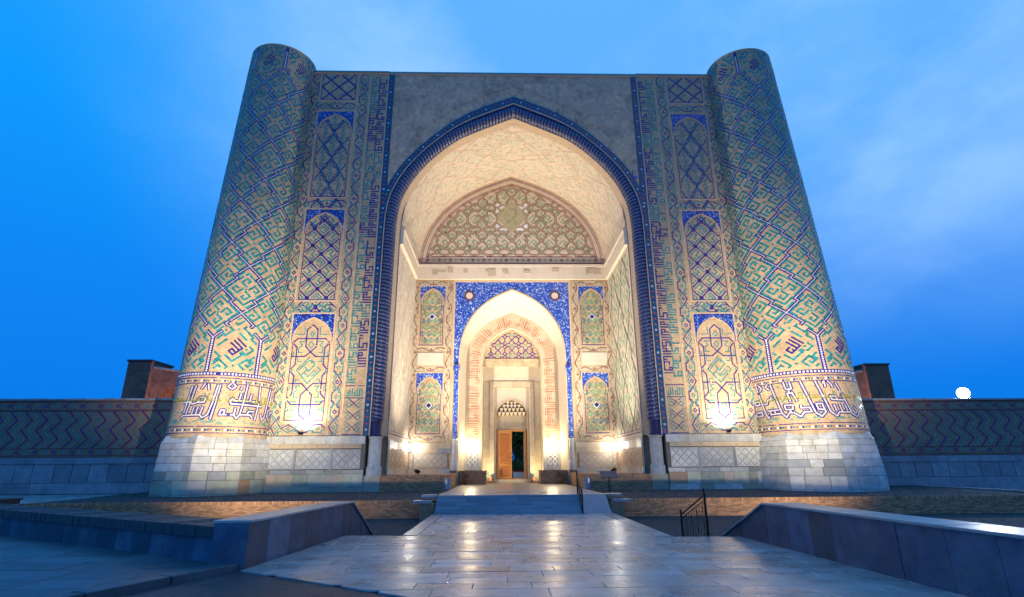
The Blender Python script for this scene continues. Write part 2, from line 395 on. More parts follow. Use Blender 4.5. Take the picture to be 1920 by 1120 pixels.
# ------------------------------------------------------------------ the setting: ground
ZP = 0.78           # entrance platform
YF = 36.0           # facade plane
def sheet(name, poly, z, m, kind='structure', zf=None):
    b = B(); b.poly([(x, y, zf(x, y) if zf else z) for x, y in poly], m); o = b.build(name); o['kind'] = kind; return o
sheet('ground', [(-700, -300), (700, -300), (700, 900), (-700, 900)], -1.1, 'gravel_bed')
# small dark setts in the foreground
b = B(); b.prism([(-60, -40), (60, -40), (60, 9), (7.3, 9), (7.3, 12.2), (-6.7, 12.8), (-60, 12.8)], -0.6, -0.03, 'cobble'); o = b.build('cobbled_ground'); o['kind'] = 'structure'
def clip_poly(poly, nx, ny, d):
    """keep nx*x+ny*y >= d"""
    out = []
    for i in range(len(poly)):
        a, c = poly[i], poly[(i+1) % len(poly)]
        da, dc = nx*a[0]+ny*a[1]-d, nx*c[0]+ny*c[1]-d
        if da >= 0: out.append(a)
        if (da >= 0) != (dc >= 0):
            t = da/(da-dc); out.append((a[0]+(c[0]-a[0])*t, a[1]+(c[1]-a[1])*t))
    return out
def area(p): return 0.5*abs(sum(p[i][0]*p[(i+1) % len(p)][1]-p[(i+1) % len(p)][0]*p[i][1] for i in range(len(p))))
def slabs(parent, x0, x1, y0, y1, z, rowh, lens, m, clips=(), gap=0.012, name='slab', th=0.08, jit=0.003, first=None):
    y = y0; k = 0
    while y < y1-0.05:
        h = rowh*rnd.uniform(0.85, 1.15); h = min(h, y1-y)
        if y1-(y+h) < 0.2: h = y1-y
        x = x0-rnd.uniform(0, 0.9)*lens[0]
        while x < x1-0.02:
            l = rnd.uniform(*lens); xa, xb = max(x, x0), min(x+l, x1)
            if x1-xb < 0.25: xb = x1; l = xb-x
            if xb-xa > 0.12:
                p = [(xa+gap/2, y+gap/2), (xb-gap/2, y+gap/2), (xb-gap/2, y+h-gap/2), (xa+gap/2, y+h-gap/2)]
                for c in clips: p = clip_poly(p, *c) if p else p
                if p and len(p) >= 3 and area(p) > 0.03:
                    cx = sum(q[0] for q in p)/len(p); cy = sum(q[1] for q in p)/len(p)
                    dz = rnd.uniform(-jit, jit); tx, ty = rnd.uniform(-1, 1)*jit*0.6, rnd.uniform(-1, 1)*jit*0.6
                    bb = B(); bb.prism([(q[0]-cx, q[1]-cy) for q in p], -th, 0, m, 0.006)
                    o = bb.build(name, parent, loc=None); o.location = Vector((cx, cy, z+dz)); o.rotation_euler = (tx, ty, 0)
            x += l
        y += h
# broad landing in front
def line_clip(p, q):
    """half plane to the left of p->q"""
    nx, ny = -(q[1]-p[1]), q[0]-p[0]; return (nx, ny, nx*p[0]+ny*p[1])
E_L, E_R = (-6.6, 18.9), (6.6, 17.5)      # far edge of the landing
edge_far = line_clip(E_R, E_L)
edge_near = line_clip((-6.3, 12.55), (-2.4, 9.95))
side_l = line_clip((-6.05, 18.9), (-6.62, 12.5)); side_r = line_clip((6.58, 9.0), (6.25, 17.6))
b = B(); pl = [(-8, 7), (8, 7), (8, 20), (-8, 20)]
for c in (edge_far, edge_near, side_l, side_r): pl = clip_poly(pl, *c)
b.prism(pl, -1.0, -0.03, 'slab_joint'); landing = b.build('marble_landing'); landing['kind'] = 'structure'
slabs(landing, -6.8, 6.8, 7.0, 19.0, 0.0, 0.56, (0.9, 2.1), 'slab', (edge_far, edge_near, side_l, side_r))
# path to the stairs
PW = 4.2
b = B(); b.prism([(-PW, 18.6), (PW, 17.7), (PW, 26.7), (-PW, 26.7)], -0.9, -0.03, 'slab_joint'); path = b.build('marble_path'); path['kind'] = 'structure'
past = line_clip(E_L, E_R)
slabs(path, -PW+0.5, PW-0.5, 17.6, 26.62, 0.0, 0.5, (0.8, 1.7), 'slab', (past,))
for sx in (-1, 1):
    slabs(path, min(sx*PW, sx*(PW-0.5)), max(sx*PW, sx*(PW-0.5)), 17.6, 26.62, 0.012, 1.5, (2, 2.2), 'coping', (past,), name='border_slab', jit=0.001)
# raised pavement to the left with its kerb
b = B(); b.prism([(-6.75, 12.95), (-7.2, 13.5), (-19.5, 21), (-60, 45), (-60, 0.2), (-12.2, 0.2)], -0.5, 0.075, 'slab_joint'); plaza = b.build('raised_pavement'); plaza['kind'] = 'structure'
kerb = line_clip((-6.72, 12.9), (-12.2, 0.2)); back_l = line_clip((-19.5, 20.9), (-7.0, 13.2))
back_l = (-back_l[0], -back_l[1], -back_l[2]); kerb_in = (-kerb[0], -kerb[1], -kerb[2])
kn = hypot(kerb[0], kerb[1])
slabs(plaza, -22, -6.5, 5.5, 20.5, 0.10, 0.95, (1.3, 2.3), 'slab_grey', ((kerb_in[0], kerb_in[1], kerb_in[2]+0.42*kn), back_l), gap=0.025)
for i in range(9):
    t0, t1 = i/9, (i+1)/9
    p0 = Vector((-6.72, 12.9)); p1 = Vector((-12.2, 0.2)); d = (p1-p0); n = Vector((kerb_in[0], kerb_in[1])).normalized()
    a, c = p0+d*(t0+0.002), p0+d*(t1-0.002)
    bb = B(); bb.prism([tuple(a), tuple(a+n*0.4), tuple(c+n*0.4), tuple(c)][::-1], -0.3, 0.115, 'slab_grey', 0.015); bb.build('kerbstone', plaza)

# sunken gravel court between landing and retaining wall
def moat_z(x, y): return -0.28-0.32*max(0.0, min(1.0, (28.2-y)/6.0))
b = B(); xs = [-30+2*i for i in range(46)]; ys = [9+1.0*i for i in range(21)]
b.grid([[(x, y if y < 28.6 else 28.6, moat_z(x, y)) for x in xs] for y in ys], 'gravel_bed'); o = b.build('sunken_court_floor'); o['kind'] = 'structure'
# terrace gravel
def terr_z(y): return 0.50+0.16*(y-28.2)/8
b = B()
for x0, x1 in ((-24.2, -4.15), (4.15, 27.5)):
    b.grid([[(x0+(x1-x0)*i/10, y, terr_z(y)) for i in range(11)] for y in (28.3, 30, 32, 34, 36, 38.4)], 'gravel_bed')
o = b.build('terrace_gravel'); o['kind'] = 'structure'
# loose chips lying on both gravel surfaces
b = B()
def chip(x, y, z, s):
    a = rnd.uniform(0, 6.28); c1, s1 = cos(a)*s, sin(a)*s
    h = s*rnd.uniform(0.5, 0.9)
    n = len(b.v); b.v.extend([(x+c1, y+s1, z), (x-s1, y+c1, z), (x-c1*0.8, y-s1*0.8, z), (x+s1*0.9, y-c1*0.9, z), (x+rnd.uniform(-.3, .3)*s, y+rnd.uniform(-.3, .3)*s, z+h)])
    k = b.mi('gravel_stone')
    for i in range(4): b.f.append((n+i, n+(i+1) % 4, n+4)); b.m.append(k)
for i in range(26000):
    if i % 5 < 3:
        x = rnd.uniform(-23, 26); y = 28.45+rnd.random()**1.2*7.2
        if abs(x) < 4.2: continue
        chip(x, y, terr_z(y)-0.005, rnd.uniform(0.02, 0.05))
    else:
        x = rnd.uniform(-17, 24); y = rnd.uniform(18.8, 28.0)
        if abs(x) < 4.25: continue
        chip(x, y, moat_z(x, y)-0.008, rnd.uniform(0.02, 0.05))
o = b.build('gravel_chips'); o['kind'] = 'stuff'; o['label'] = 'dark loose gravel chips spread over terrace and sunken court'; o['category'] = 'gravel'
# pale paving left and right of the terrace
b = B(); b.prism([(-60, 22), (-24.25, 27.5), (-24.25, 38.4), (-60, 38.4)], -1.0, 0.5, 'slab_joint'); sp = b.build('side_pavement'); sp['kind'] = 'structure'
slabs(sp, -46, -24.25, 25.5, 38.3, 0.54, 1.1, (1.3, 2.2), 'slab', (line_clip((-60, 22.1), (-24.2, 27.6)),))
b = B(); b.prism([(27.55, 27.5), (70, 22), (70, 38.4), (27.55, 38.4)], -1.0, 0.3, 'slab_joint'); sp2 = b.build('side_pavement'); sp2['kind'] = 'structure'
slabs(sp2, 27.55, 46, 25.5, 38.3, 0.34, 1.1, (1.3, 2.2), 'slab', (line_clip((27.5, 27.6), (70, 22.1)),))
# entrance platform and floor right through the gateway to the courtyard
b = B(); b.prism([(-4.15, 27.85), (4.15, 27.85), (4.6, 36), (9.0, 36.2), (9.0, 44.9), (4.4, 44.9), (4.4, 50.9), (-4.4, 50.9), (-4.4, 44.9), (-9.0, 44.9), (-9.0, 36.2), (-4.6, 36)], -0.5, ZP-0.03, 'slab_joint'); plat = b.build('entrance_platform'); plat['kind'] = 'structure'
slabs(plat, -4.12, 4.12, 27.87, 31.6, ZP, 0.75, (1.0, 1.9), 'slab')
mat('floor_far', (0.30, 0.265, 0.23), 0.33, var=0.15, scale=2.2, bump=0.1, bscale=2.5, spec=0.6, coord='World')
bx('floor_sheet', plat, -4.1, 4.1, 31.6, 50.9, ZP-0.028, ZP, 'floor_far')
b = B(); b.prism([(-70, 52.0), (70, 52.0), (70, 140), (-70, 140)], 0.2, 0.9, 'slab_joint'); o = b.build('courtyard_ground'); o['kind'] = 'structure'

# ------------------------------------------------------------------ stairs
stairs = thing('entrance_stairs', 'flight of five grey marble steps between path and entrance platform', 'stairs', (0, 26.6, 0))
for i in range(5):
    y0 = 26.6+0.28*i; z1 = 0.156*(i+1)
    bs_ = -4.12; cuts = [bs_]
    while cuts[-1] < 2.7-0.8: cuts.append(cuts[-1]+rnd.uniform(0.9, 1.7))
    if 2.74-cuts[-1] < 0.5: cuts[-1] = 2.74
    else: cuts.append(2.74)
    for a, c in zip(cuts[:-1], cuts[1:]):
        dz = rnd.uniform(-0.003, 0.003)
        bx('step_slab', stairs, a+0.004, c-0.004, y0+rnd.uniform(0, 0.006), y0+0.285 if i < 4 else 27.86, z1-0.152, z1+dz-0.001*(i == 4)*3, 'step_stone', 0.008)
# ramp with a rolled edge on the right
b = B(); b.hexa([(2.78, 26.5, -0.02), (4.1, 26.5, -0.02), (4.1, 27.86, -0.02), (2.78, 27.86, -0.02), (2.78, 26.52, 0.02), (4.1, 26.52, 0.02), (4.1, 27.86, ZP-0.004), (2.78, 27.86, ZP-0.004)], 'step_stone'); b.build('ramp', stairs)
for sx in (-1, 1):
    bx('side_cap', stairs, sx*4.18, sx*4.9, 27.75, 28.55, 0.70, 0.80, 'coping', 0.015)
    bx('side_cap', stairs, sx*4.30, sx*5.2, 27.05, 27.70, 0.46, 0.58, 'coping', 0.015)
    bx('side_block', stairs, sx*4.19, sx*4.85, 27.10, 28.50, -0.5, 0.455, 'fine_brick')

# ------------------------------------------------------------------ brickwork helper
def brick_face(bb, M, U, V, bw=0.27, rh=0.068, depth=0.02, joint=0.012, m='wall_brick', cap=True, v0=0.0):
    """courses of single bricks on a face given by M(u,v,d); a soldier course on top"""
    top = V-0.15 if cap else V
    n = int(round((top-v0)/rh)); rh = (top-v0)/n
    def brick(u0, u1, a, c, dp):
        p = [M(u0, a, dp), M(u1, a, dp), M(u1, c, dp), M(u0, c, dp)]; q = [M(u0, a, -0.03), M(u1, a, -0.03), M(u1, c, -0.03), M(u0, c, -0.03)]
        k = len(bb.v); bb.v.extend(p+q); t = bb.mi(m)
        bb.f.append((k, k+1, k+2, k+3)); bb.m.append(t)
        for i in range(4): j = (i+1) % 4; bb.f.append((k+i, k+4+i, k+4+j, k+j)); bb.m.append(t)
    for i in range(n):
        u = -(i % 2)*bw/2
        while u < U:
            a, c = max(u, 0), min(u+bw, U)
            if c-a > 0.03: brick(a+joint/2, c-joint/2, v0+i*rh+joint/2, v0+(i+1)*rh-joint/2, depth+rnd.uniform(-0.006, 0.004))
            u += bw
    if cap:
        u = 0
        while u < U-0.03:
            w = 0.075; brick(u+0.005, min(u+w, U)-0.005, V-0.145, V-0.002, depth+0.012+rnd.uniform(-0.005, 0.005)); u += w

# retaining walls of the terrace
def retaining(x0, x1, label, ret=None):
    t = thing('brick_retaining_wall', label, 'wall', ((x0+x1)/2, 28.2, 0), 'terrace retaining walls')
    bx('core', t, x0, x1, 28.22, 28.55, -0.7, 0.53, 'mortar')
    bb = B(); brick_face(bb, frontmap(x0, -0.55, 28.2), x1-x0, 1.10); bb.build('brickwork', t, kind='stuff')
    if ret:
        bb = B(); brick_face(bb, lambda u, v, d: (ret+d, 28.2+u, -0.55+v), 9.0, 1.10); bb.build('brickwork', t, kind='stuff')
        for i in range(7):
            bx('coping_stone', t, ret-0.30, ret+0.06, 28.12+i*1.3, 28.12+i*1.3+1.28, 0.56, 0.70, 'coping', 0.012)
    return t
retaining(-24.2, -4.87, 'yellow brick retaining wall left of the stairs, warmly lit at its far end')
retaining(4.87, 27.4, 'yellow brick retaining wall right of the stairs, ending in a white capped corner', ret=27.4)
# dark hatch box at the left end of the wall
t = thing('stone_hatch', 'low dark stone box with a black opening at left end of brick wall', 'hatch', (-24.9, 27.6, 0.5))
bx('roof_slab', t, -25.9, -24.25, 27.1, 28.3, 0.72, 0.80, 'dark_stone', 0.01)
bx('jamb', t, -25.9, -25.5, 27.12, 28.25, 0.1, 0.715, 'dark_stone'); bx('jamb', t, -24.55, -24.27, 27.12, 28.18, 0.1, 0.715, 'dark_stone')
bx('dark_opening', t, -25.49, -24.56, 27.6, 28.2, 0.1, 0.714, 'black')
# tumbled stone blocks at the right end
for i, (x, y, z, s, l) in enumerate(((28.3, 27.0, -0.25, 0.55, 'large grey marble block lying on gravel past the wall corner'), (29.3, 27.3, -0.25, 0.42, 'smaller pale marble block lying right of the large block'))):
    bb = B(); bb.prism([(-s, -s*.6), (s, -s*.5), (s*.95, s*.6), (-s*.9, s*.55)], 0, s*1.1, 'marble', 0.03); o = bb.build('stone_block', loc=None); o.location = (x, y, z-0.05); o.rotation_euler.z = 0.3*i; tag(o, l, 'stone', 'marble blocks by the wall corner')

# ------------------------------------------------------------------ stone parapets of the landing
def parapet(pts_in, w, z, slope, label, side, n):
    """pts_in: inner face (x,y) near -> top end -> foot of slope"""
    (xa, ya), (xb, yb), (xc, yc) = pts_in
    t = thing('stone_parapet', label, 'parapet', (xa, ya, 0), 'parapets flanking the landing')
    o = side*w
    bb = B(); bb.hexa([(xa+side*.04, ya+.05, -0.9), (xa+o, ya+.05, -0.9), (xb+o, yb, -0.9), (xb+side*.04, yb, -0.9)][::side] + [(xa+side*.04, ya+.05, z-.06), (xa+o, ya+.05, z-.06), (xb+o, yb, z-.06), (xb+side*.04, yb, z-.06)][::side], 'slab_joint')
    bb.hexa([(xb+side*.04, yb, -0.9), (xb+o, yb, -0.9), (xc+o, yc, -0.9), (xc+side*.04, yc, -0.9)][::side] + [(xb+side*.04, yb, z-.06), (xb+o, yb, z-.06), (xc+o, yc, slope-.06), (xc+side*.04, yc, slope-.06)][::side], 'slab_joint')
    bb.build('core', t)
    # facing slabs on the inner face and the near end
    cuts = [0.0]
    while cuts[-1] < 1: cuts.append(cuts[-1]+rnd.uniform(0.8, 1.25)/n)
    cuts = [c for c in cuts if c < 0.97]+[1.0]
    for a, c in zip(cuts[:-1], cuts[1:]):
        p = lambda k, d: (xa+(xb-xa)*k+side*d, ya+(yb-ya)*k)
        a2, c2 = a+0.0005, c-0.0005; e = rnd.uniform(-0.006, 0.006)
        q = [p(a2, e), p(c2, e), p(c2, .045), p(a2, .045)]
        if side < 0: q = q[::-1]
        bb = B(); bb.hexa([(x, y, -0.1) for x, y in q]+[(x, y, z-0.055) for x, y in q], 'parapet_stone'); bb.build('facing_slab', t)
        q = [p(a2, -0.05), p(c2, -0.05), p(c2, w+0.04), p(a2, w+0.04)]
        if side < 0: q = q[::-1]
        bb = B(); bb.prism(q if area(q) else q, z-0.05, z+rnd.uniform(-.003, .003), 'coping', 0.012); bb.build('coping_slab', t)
    # sloping end: facing + coping
    sl = lambda k: z+(slope-z)*k
    for a, c in ((0, .34), (.34, .68), (.68, 1)):
        p = lambda k, d: (xb+(xc-xb)*k+side*d, yb+(yc-yb)*k)
        q = [p(a+.004, 0), p(c-.004, 0), p(c-.004, .045), p(a+.004, .045)]; zz = [sl(a)-.055, sl(c)-.055, sl(c)-.055, sl(a)-.055]
        if side < 0: q = q[::-1]; zz = zz[::-1]
        bb = B(); bb.hexa([(x, y, -0.9) for x, y in q]+[(x, y, h) for (x, y), h in zip(q, zz)], 'parapet_stone'); bb.build('facing_slab', t)
        q = [p(a+.004, -.05), p(c-.004, -.05), p(c-.004, w+.04), p(a+.004, w+.04)]; zz = [sl(a), sl(c), sl(c), sl(a)]
        if side < 0: q = q[::-1]; zz = zz[::-1]
        bb = B(); bb.hexa([(x, y, h-.05) for (x, y), h in zip(q, zz)]+[(x, y, h) for (x, y), h in zip(q, zz)], 'coping'); bb.build('coping_slab', t)
    bb = B(); x1, x2 = xa, xa+o
    bb.box(x1+side*.01, x1+o*0.98, ya-0.0, ya+.045, -0.1, z-0.055, 'parapet_stone'); bb.build('end_slab', t)
    return t
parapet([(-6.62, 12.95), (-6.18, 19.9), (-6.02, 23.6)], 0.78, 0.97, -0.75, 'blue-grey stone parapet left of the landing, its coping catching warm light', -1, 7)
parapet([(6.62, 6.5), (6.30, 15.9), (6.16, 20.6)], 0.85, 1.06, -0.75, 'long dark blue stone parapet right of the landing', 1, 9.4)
# side stairs down to the gravel
for sx, y0, xa, xb in ((-1, 18.72, -6.0, -4.28), (1, 17.75, 4.28, 6.15)):
    t = thing('side_stairs', 'stone steps down to the gravel beside the %s parapet' % ('left' if sx < 0 else 'right'), 'stairs', ((xa+xb)/2, y0, 0), 'side stairs into the sunken court')
    for i in range(4):
        bx('step', t, xa, xb, y0+.05+i*.34, y0+.05+(i+1)*.34, -0.9, -0.14*(i+1), 'step_stone')
# low wall running off to the left
t = thing('low_boundary_wall', 'low dark wall with brick-on-edge top running left from the left parapet', 'wall', (-7.4, 13.3, 0))
A, C = Vector((-7.42, 13.15)), Vector((-26.0, 24.6)); d = (C-A).normalized(); nn = Vector((d.y, -d.x)) if Vector((d.y, -d.x)).y < 0 else Vector((-d.y, d.x)); Lw = (C-A).length
if nn.y > 0: nn = -nn
def lw(u, w, z): q = A+d*u-nn*w; return (q.x, q.y, z)
bb = B(); bb.hexa([lw(0, .05, -.5), lw(0, 1.3, -.5), lw(Lw, 1.3, -.5), lw(Lw, .05, -.5), lw(0, .05, .6), lw(0, 1.3, .6), lw(Lw, 1.3, .6), lw(Lw, .05, .6)], 'slab_joint'); bb.build('core', t)
u = 0
while u < Lw-.2:
    l = min(rnd.uniform(0.75, 1.05), Lw-u); e = rnd.uniform(-.006, .006)
    bb = B(); bb.hexa([lw(u+.004, e, 0), lw(u+.004, .06, 0), lw(u+l-.004, .06, 0), lw(u+l-.004, e, 0), lw(u+.004, e, .6), lw(u+.004, .06, .6), lw(u+l-.004, .06, .6), lw(u+l-.004, e, .6)], 'parapet_stone'); bb.build('facing_slab', t); u += l
u = 0; bb = B()
while u < Lw-.1:
    e = rnd.uniform(-.012, .012); h = .83+rnd.uniform(-.008, .008)
    for w0, w1 in ((-.06, .42), (.43, .86), (.87, 1.33)):
        bb.hexa([lw(u+.006, w0+e, .602), lw(u+.006, w1-.006, .602), lw(u+.114, w1-.006, .602), lw(u+.114, w0+e, .602), lw(u+.006, w0+e, h), lw(u+.006, w1-.006, h), lw(u+.114, w1-.006, h), lw(u+.114, w0+e, h)], 'dark_stone')
    u += .12
bb.build('brick_coping', t, kind='stuff')

# ------------------------------------------------------------------ pattern library
WORDS = {
 'allah': ["....#.#.#", "....#.#.#", "....#.#.#", "###.#.#.#", "#.#.#.#.#", "#.#.#.#.#", "#######.#"],
 'muhammad': ["#####.......####", "....#.......#..#", "....#.####..#..#", "....#.#..#..####", "....#.#..#.....#", "....#.#..#.....#", "##########.#####"],
 'akbar': ["......####.#", "......#....#", "......#....#", "......####.#", "#.#......#.#", "#.#......#.#", "#.########.#"],
 'la_ilaha': ["..#.#...#.#.#", "..#.#...#.#.#", "..#.#...#.#.#", "###.#.###.#.#", "#.#.#.#.#.#.#", "#.#.#.#.#.#.#", "###.#.#####.#"],
 'ali': ["......#......", "......#...###", "......#...#..", "......#...###", "......#.....#", "..#...#.....#", "#############"],
 'mulk': ["####...#.#", "#......#.#", "#......#.#", "####.###.#", "...#.#.#.#", "...#.#.#.#", "######.#.#"],
 'wahid': ["#.......###", "#.......#.#", "#...###.###", "#...#.....#", "#.#.#.....#", "#.#.#.....#", "###########"],
}
FRET_A = ["######", "#.....", "#.####", "#.#..#", "#.##.#", "#....#"]
FRET_B = ["#.####", "#.#..#", "#.##.#", "#....#", "######", "......"]
def rot(block): return ["".join(block[len(block)-1-j][i] for j in range(len(block))) for i in range(len(block[0]))]
def pinwheel(block):
    n = len(block); q = [block]
    for _ in range(3): q.append(rot(q[-1]))
    g = [['.']*(2*n+1) for _ in range(2*n+1)]
    for (oy, ox), bl in zip(((0, 0), (0, n+1), (n+1, n+1), (n+1, 0)), q):
        for i in range(n):
            for j in range(n): g[oy+i][ox+j] = bl[i][j]
    g[n][n] = '#'
    return ["".join(r) for r in g]
TILE_A, TILE_B = pinwheel(FRET_A), pinwheel(FRET_B)

def banna_lattice(inl, U0, U1, V0, V1, pu, pv, un, vn, fret, line, core, L=16, j=2, lw=1.7, cw=0.55, keep=None, seed=1):
    """stepped diamond lattice with rotated square-kufic frets. pu,pv: horizontal and vertical period; (un,vn): a node"""
    su = pu/((L-j)*sqrt(2)); sv = pv/((L+j)*sqrt(2)); r2 = 1/sqrt(2)
    def uv(p, q): return (un+(p-q)*r2*su, vn+(p+q)*r2*sv)
    R = random.Random(seed)
    old = inl.clip
    base = old if old else (lambda u, v: True)
    inl.clip = lambda u, v: U0 <= u <= U1 and V0 <= v <= V1 and base(u, v) and (keep is None or keep(u, v))
    def cell(p0, q0, p1, q1, m, lift=0.0): inl.quad([uv(p0, q0), uv(p1, q0), uv(p1, q1), uv(p0, q1)], m, lift)
    def bar(p0, q0, p1, q1, w, m, lift, step):
        if abs(p1-p0) > abs(q1-q0):
            n = max(1, int(round(abs(p1-p0)/step)))
            for i in range(n): cell(p0+(p1-p0)*(i+.04)/n, q0-w/2, p0+(p1-p0)*(i+.96)/n, q0+w/2, m, lift)
        else:
            n = max(1, int(round(abs(q1-q0)/step)))
            for i in range(n): cell(p0-w/2, q0+(q1-q0)*(i+.04)/n, p0+w/2, q0+(q1-q0)*(i+.96)/n, m, lift)
    ni = int(max(U1-U0, 1)/pu+(V1-V0)/pv)+8
    for a in range(-ni, ni):
        for c in range(-ni, ni):
            p, q = a*L+c*j, a*j+c*L
            cu, cv = uv(p+9, q+9)
            if cu < U0-pu or cu > U1+pu or cv < V0-pv or cv > V1+pv: continue
            h = L/2; o = lw/2
            for w, m, lf, st in ((lw, line, 0.0, 1.0), (cw, core, 0.005, 0.62)):
                if m is None: continue
                k = o if m == line else cw/2
                bar(p-k, q, p+h+k, q, w, m, lf, st); bar(p+h, q-k, p+h, q+j+k, w, m, lf, st); bar(p+h-k, q+j, p+L+k, q+j, w, m, lf, st)
                bar(p, q-k, p, q+h+k, w, m, lf, st); bar(p-k, q+h, p+j+k, q+h, w, m, lf, st); bar(p+j, q+h-k, p+j, q+L+k, w, m, lf, st)
            if fret:
                T = R.choice((TILE_A, TILE_B)); n = len(T)
                for i in range(n):
                    for k in range(n):
                        if T[i][k] == '#':
                            cell(p+2.55+k+.03, q+2.55+i+.03, p+2.55+k+.97, q+2.55+i+.97, fret)
                for (x0, y0, x1, y1) in ((2.6, .95, 6.6, 1.75), (.95, 2.6, 1.75, 6.6), (10.5, 16.3, 14.5, 17.1), (16.3, 10.5, 17.1, 14.5)):
                    if rnd.random() < .8: cell(p+x0, q+y0, p+x1, q+y1, fret)
    inl.clip = old

def chain_border(inl, u0, v0, u1, v1, w, seed=0, cols=('cobalt_glaze', 'turquoise_glaze'), per=1.0, sw=0.075):
    """interlaced zigzags with small diamonds along a strip of width w"""
    Lh = hypot(u1-u0, v1-v0); tx, ty = (u1-u0)/Lh, (v1-v0)/Lh; nx, ny = -ty, tx
    n = max(1, round(Lh/per)); p = Lh/n; A = w*0.40
    P = lambda t, a: (u0+tx*t+nx*a, v0+ty*t+ny*a)
    for i in range(n):
        t = i*p
        for s in (-1, 1):
            c = cols[i % 2] if s > 0 else cols[(i+1) % 2]
            inl.stroke([P(t, 0.06*s), P(t+p*.22, A*s*.62), P(t+p*.22, A*s), P(t+p*.5, A*s), P(t+p*.78, A*s), P(t+p*.78, A*s*.62), P(t+p, .06*s)] if i % 3 else [P(t, 0), P(t+p*.5, A*s), P(t+p, 0)], sw, c, 0.09)
        r = min(A*.42, p*.25)
        c = cols[(i+1) % 2]
        inl.stroke([P(t+p/2-r, 0), P(t+p/2, r), P(t+p/2+r, 0), P(t+p/2, -r)], sw*.8, c, 0.09, closed=True)
        for s in (-1, 1): inl.stroke([P(t-p*.2, A*s), P(t, A*s*.55), P(t+p*.2, A*s)], sw*.8, cols[1], 0.09)

# ------------------------------------------------------------------ round towers
BAND_L = [  # white kufic of the left tower, traced: (x, y) in the 1120 px enlargement of 330..520, 640..830
 [(350, 575), (330, 760), (305, 925)], [(325, 575), (300, 750), (270, 880), (222, 912), (190, 880), (25, 880), (5, 905)], [(208, 800), (190, 880)], [(160, 800), (150, 880)], [(120, 800), (108, 880)],
 [(100, 570), (75, 740), (52, 860)], [(60, 575), (28, 850)], [(160, 700), (225, 702), (213, 750), (150, 750), (160, 700)], [(150, 750), (95, 765), (80, 742), (0, 742)],
 [(188, 555), (160, 610)], [(222, 560), (238, 620)], [(465, 560), (430, 590), (465, 615)], [(485, 560), (515, 590), (480, 620)],
 [(398, 838), (440, 838), (430, 884), (388, 884), (398, 838)], [(430, 884), (535, 884), (570, 922), (600, 884), (715, 884), (735, 910)], [(548, 815), (540, 884)], [(642, 570), (622, 760), (600, 884)],
 [(748, 848), (690, 848), (680, 884)], [(825, 792), (490, 772), (478, 742), (505, 715), (520, 742), (745, 745)], [(583, 600), (572, 625)], [(585, 665), (572, 738)], [(700, 670), (688, 742)],
 [(785, 580), (792, 760), (770, 935)], [(908, 600), (875, 895), (845, 930), (830, 870)], [(932, 612), (902, 890), (930, 930), (958, 890), (966, 840), (932, 845), (930, 880)]]
BAND_R = [
 [(55, 360), (140, 935)], [(205, 300), (300, 830), (335, 915), (370, 850), (520, 838)], [(430, 290), (540, 830), (595, 915), (650, 830), (710, 830)], [(595, 690), (712, 690), (705, 770), (602, 770), (595, 690)], [(665, 770), (670, 830)],
 [(710, 830), (800, 905), (860, 820), (962, 820), (940, 740), (820, 745), (828, 700)], [(632, 265), (650, 390), (735, 390), (722, 260)], [(692, 390), (692, 465)], [(655, 470), (745, 468)], [(662, 475), (690, 620)], [(735, 475), (782, 615)],
 [(880, 255), (1010, 830), (1085, 905), (1150, 820), (1122, 668), (1040, 672), (1058, 775), (1130, 775)], [(1090, 245), (1220, 820), (1290, 895), (1330, 820), (1478, 818)], [(1280, 685), (1300, 800)], [(1355, 680), (1375, 800)], [(1430, 680), (1448, 800)],
 [(1255, 525), (1330, 522), (1342, 590), (1270, 590), (1255, 525)], [(1342, 590), (1450, 590)], [(1370, 265), (1500, 835), (1560, 895), (1600, 820), (1540, 720)], [(150, 592), (220, 590), (228, 650), (160, 655), (150, 592)], [(150, 800), (240, 790), (252, 860), (160, 870), (150, 800)],
 [(290, 645), (340, 650), (360, 575), (430, 560), (400, 520)], [(345, 780), (500, 770)], [(375, 800), (380, 850)], [(440, 795), (445, 845)], [(250, 290), (285, 340), (255, 390)], [(385, 280), (350, 325), (400, 380)],
 [(1190, 285), (1215, 240), (1215, 350)], [(1265, 240), (1305, 300), (1315, 360)]]
def thin_kufic(inl, u0, u1, v, m, seed):
    R = random.Random(seed); u = u0
    while u < u1-.3:
        l = R.uniform(.5, 1.1); l = min(l, u1-u)
        inl.stroke([(u, v), (u+l, v)], .045, m, .12, 0)
        x = u+.06
        while x < u+l:
            h = R.choice((.14, .16, .42, .15, .4)); inl.stroke([(x, v), (x, v+h)], .045, m, .12, 0)
            if R.random() < .3: inl.stroke([(x, v+.16), (x+.14, v+.16), (x+.14, v)], .045, m, .12, 0)
            x += R.choice((.14, .18, .26))
        u += l+.14

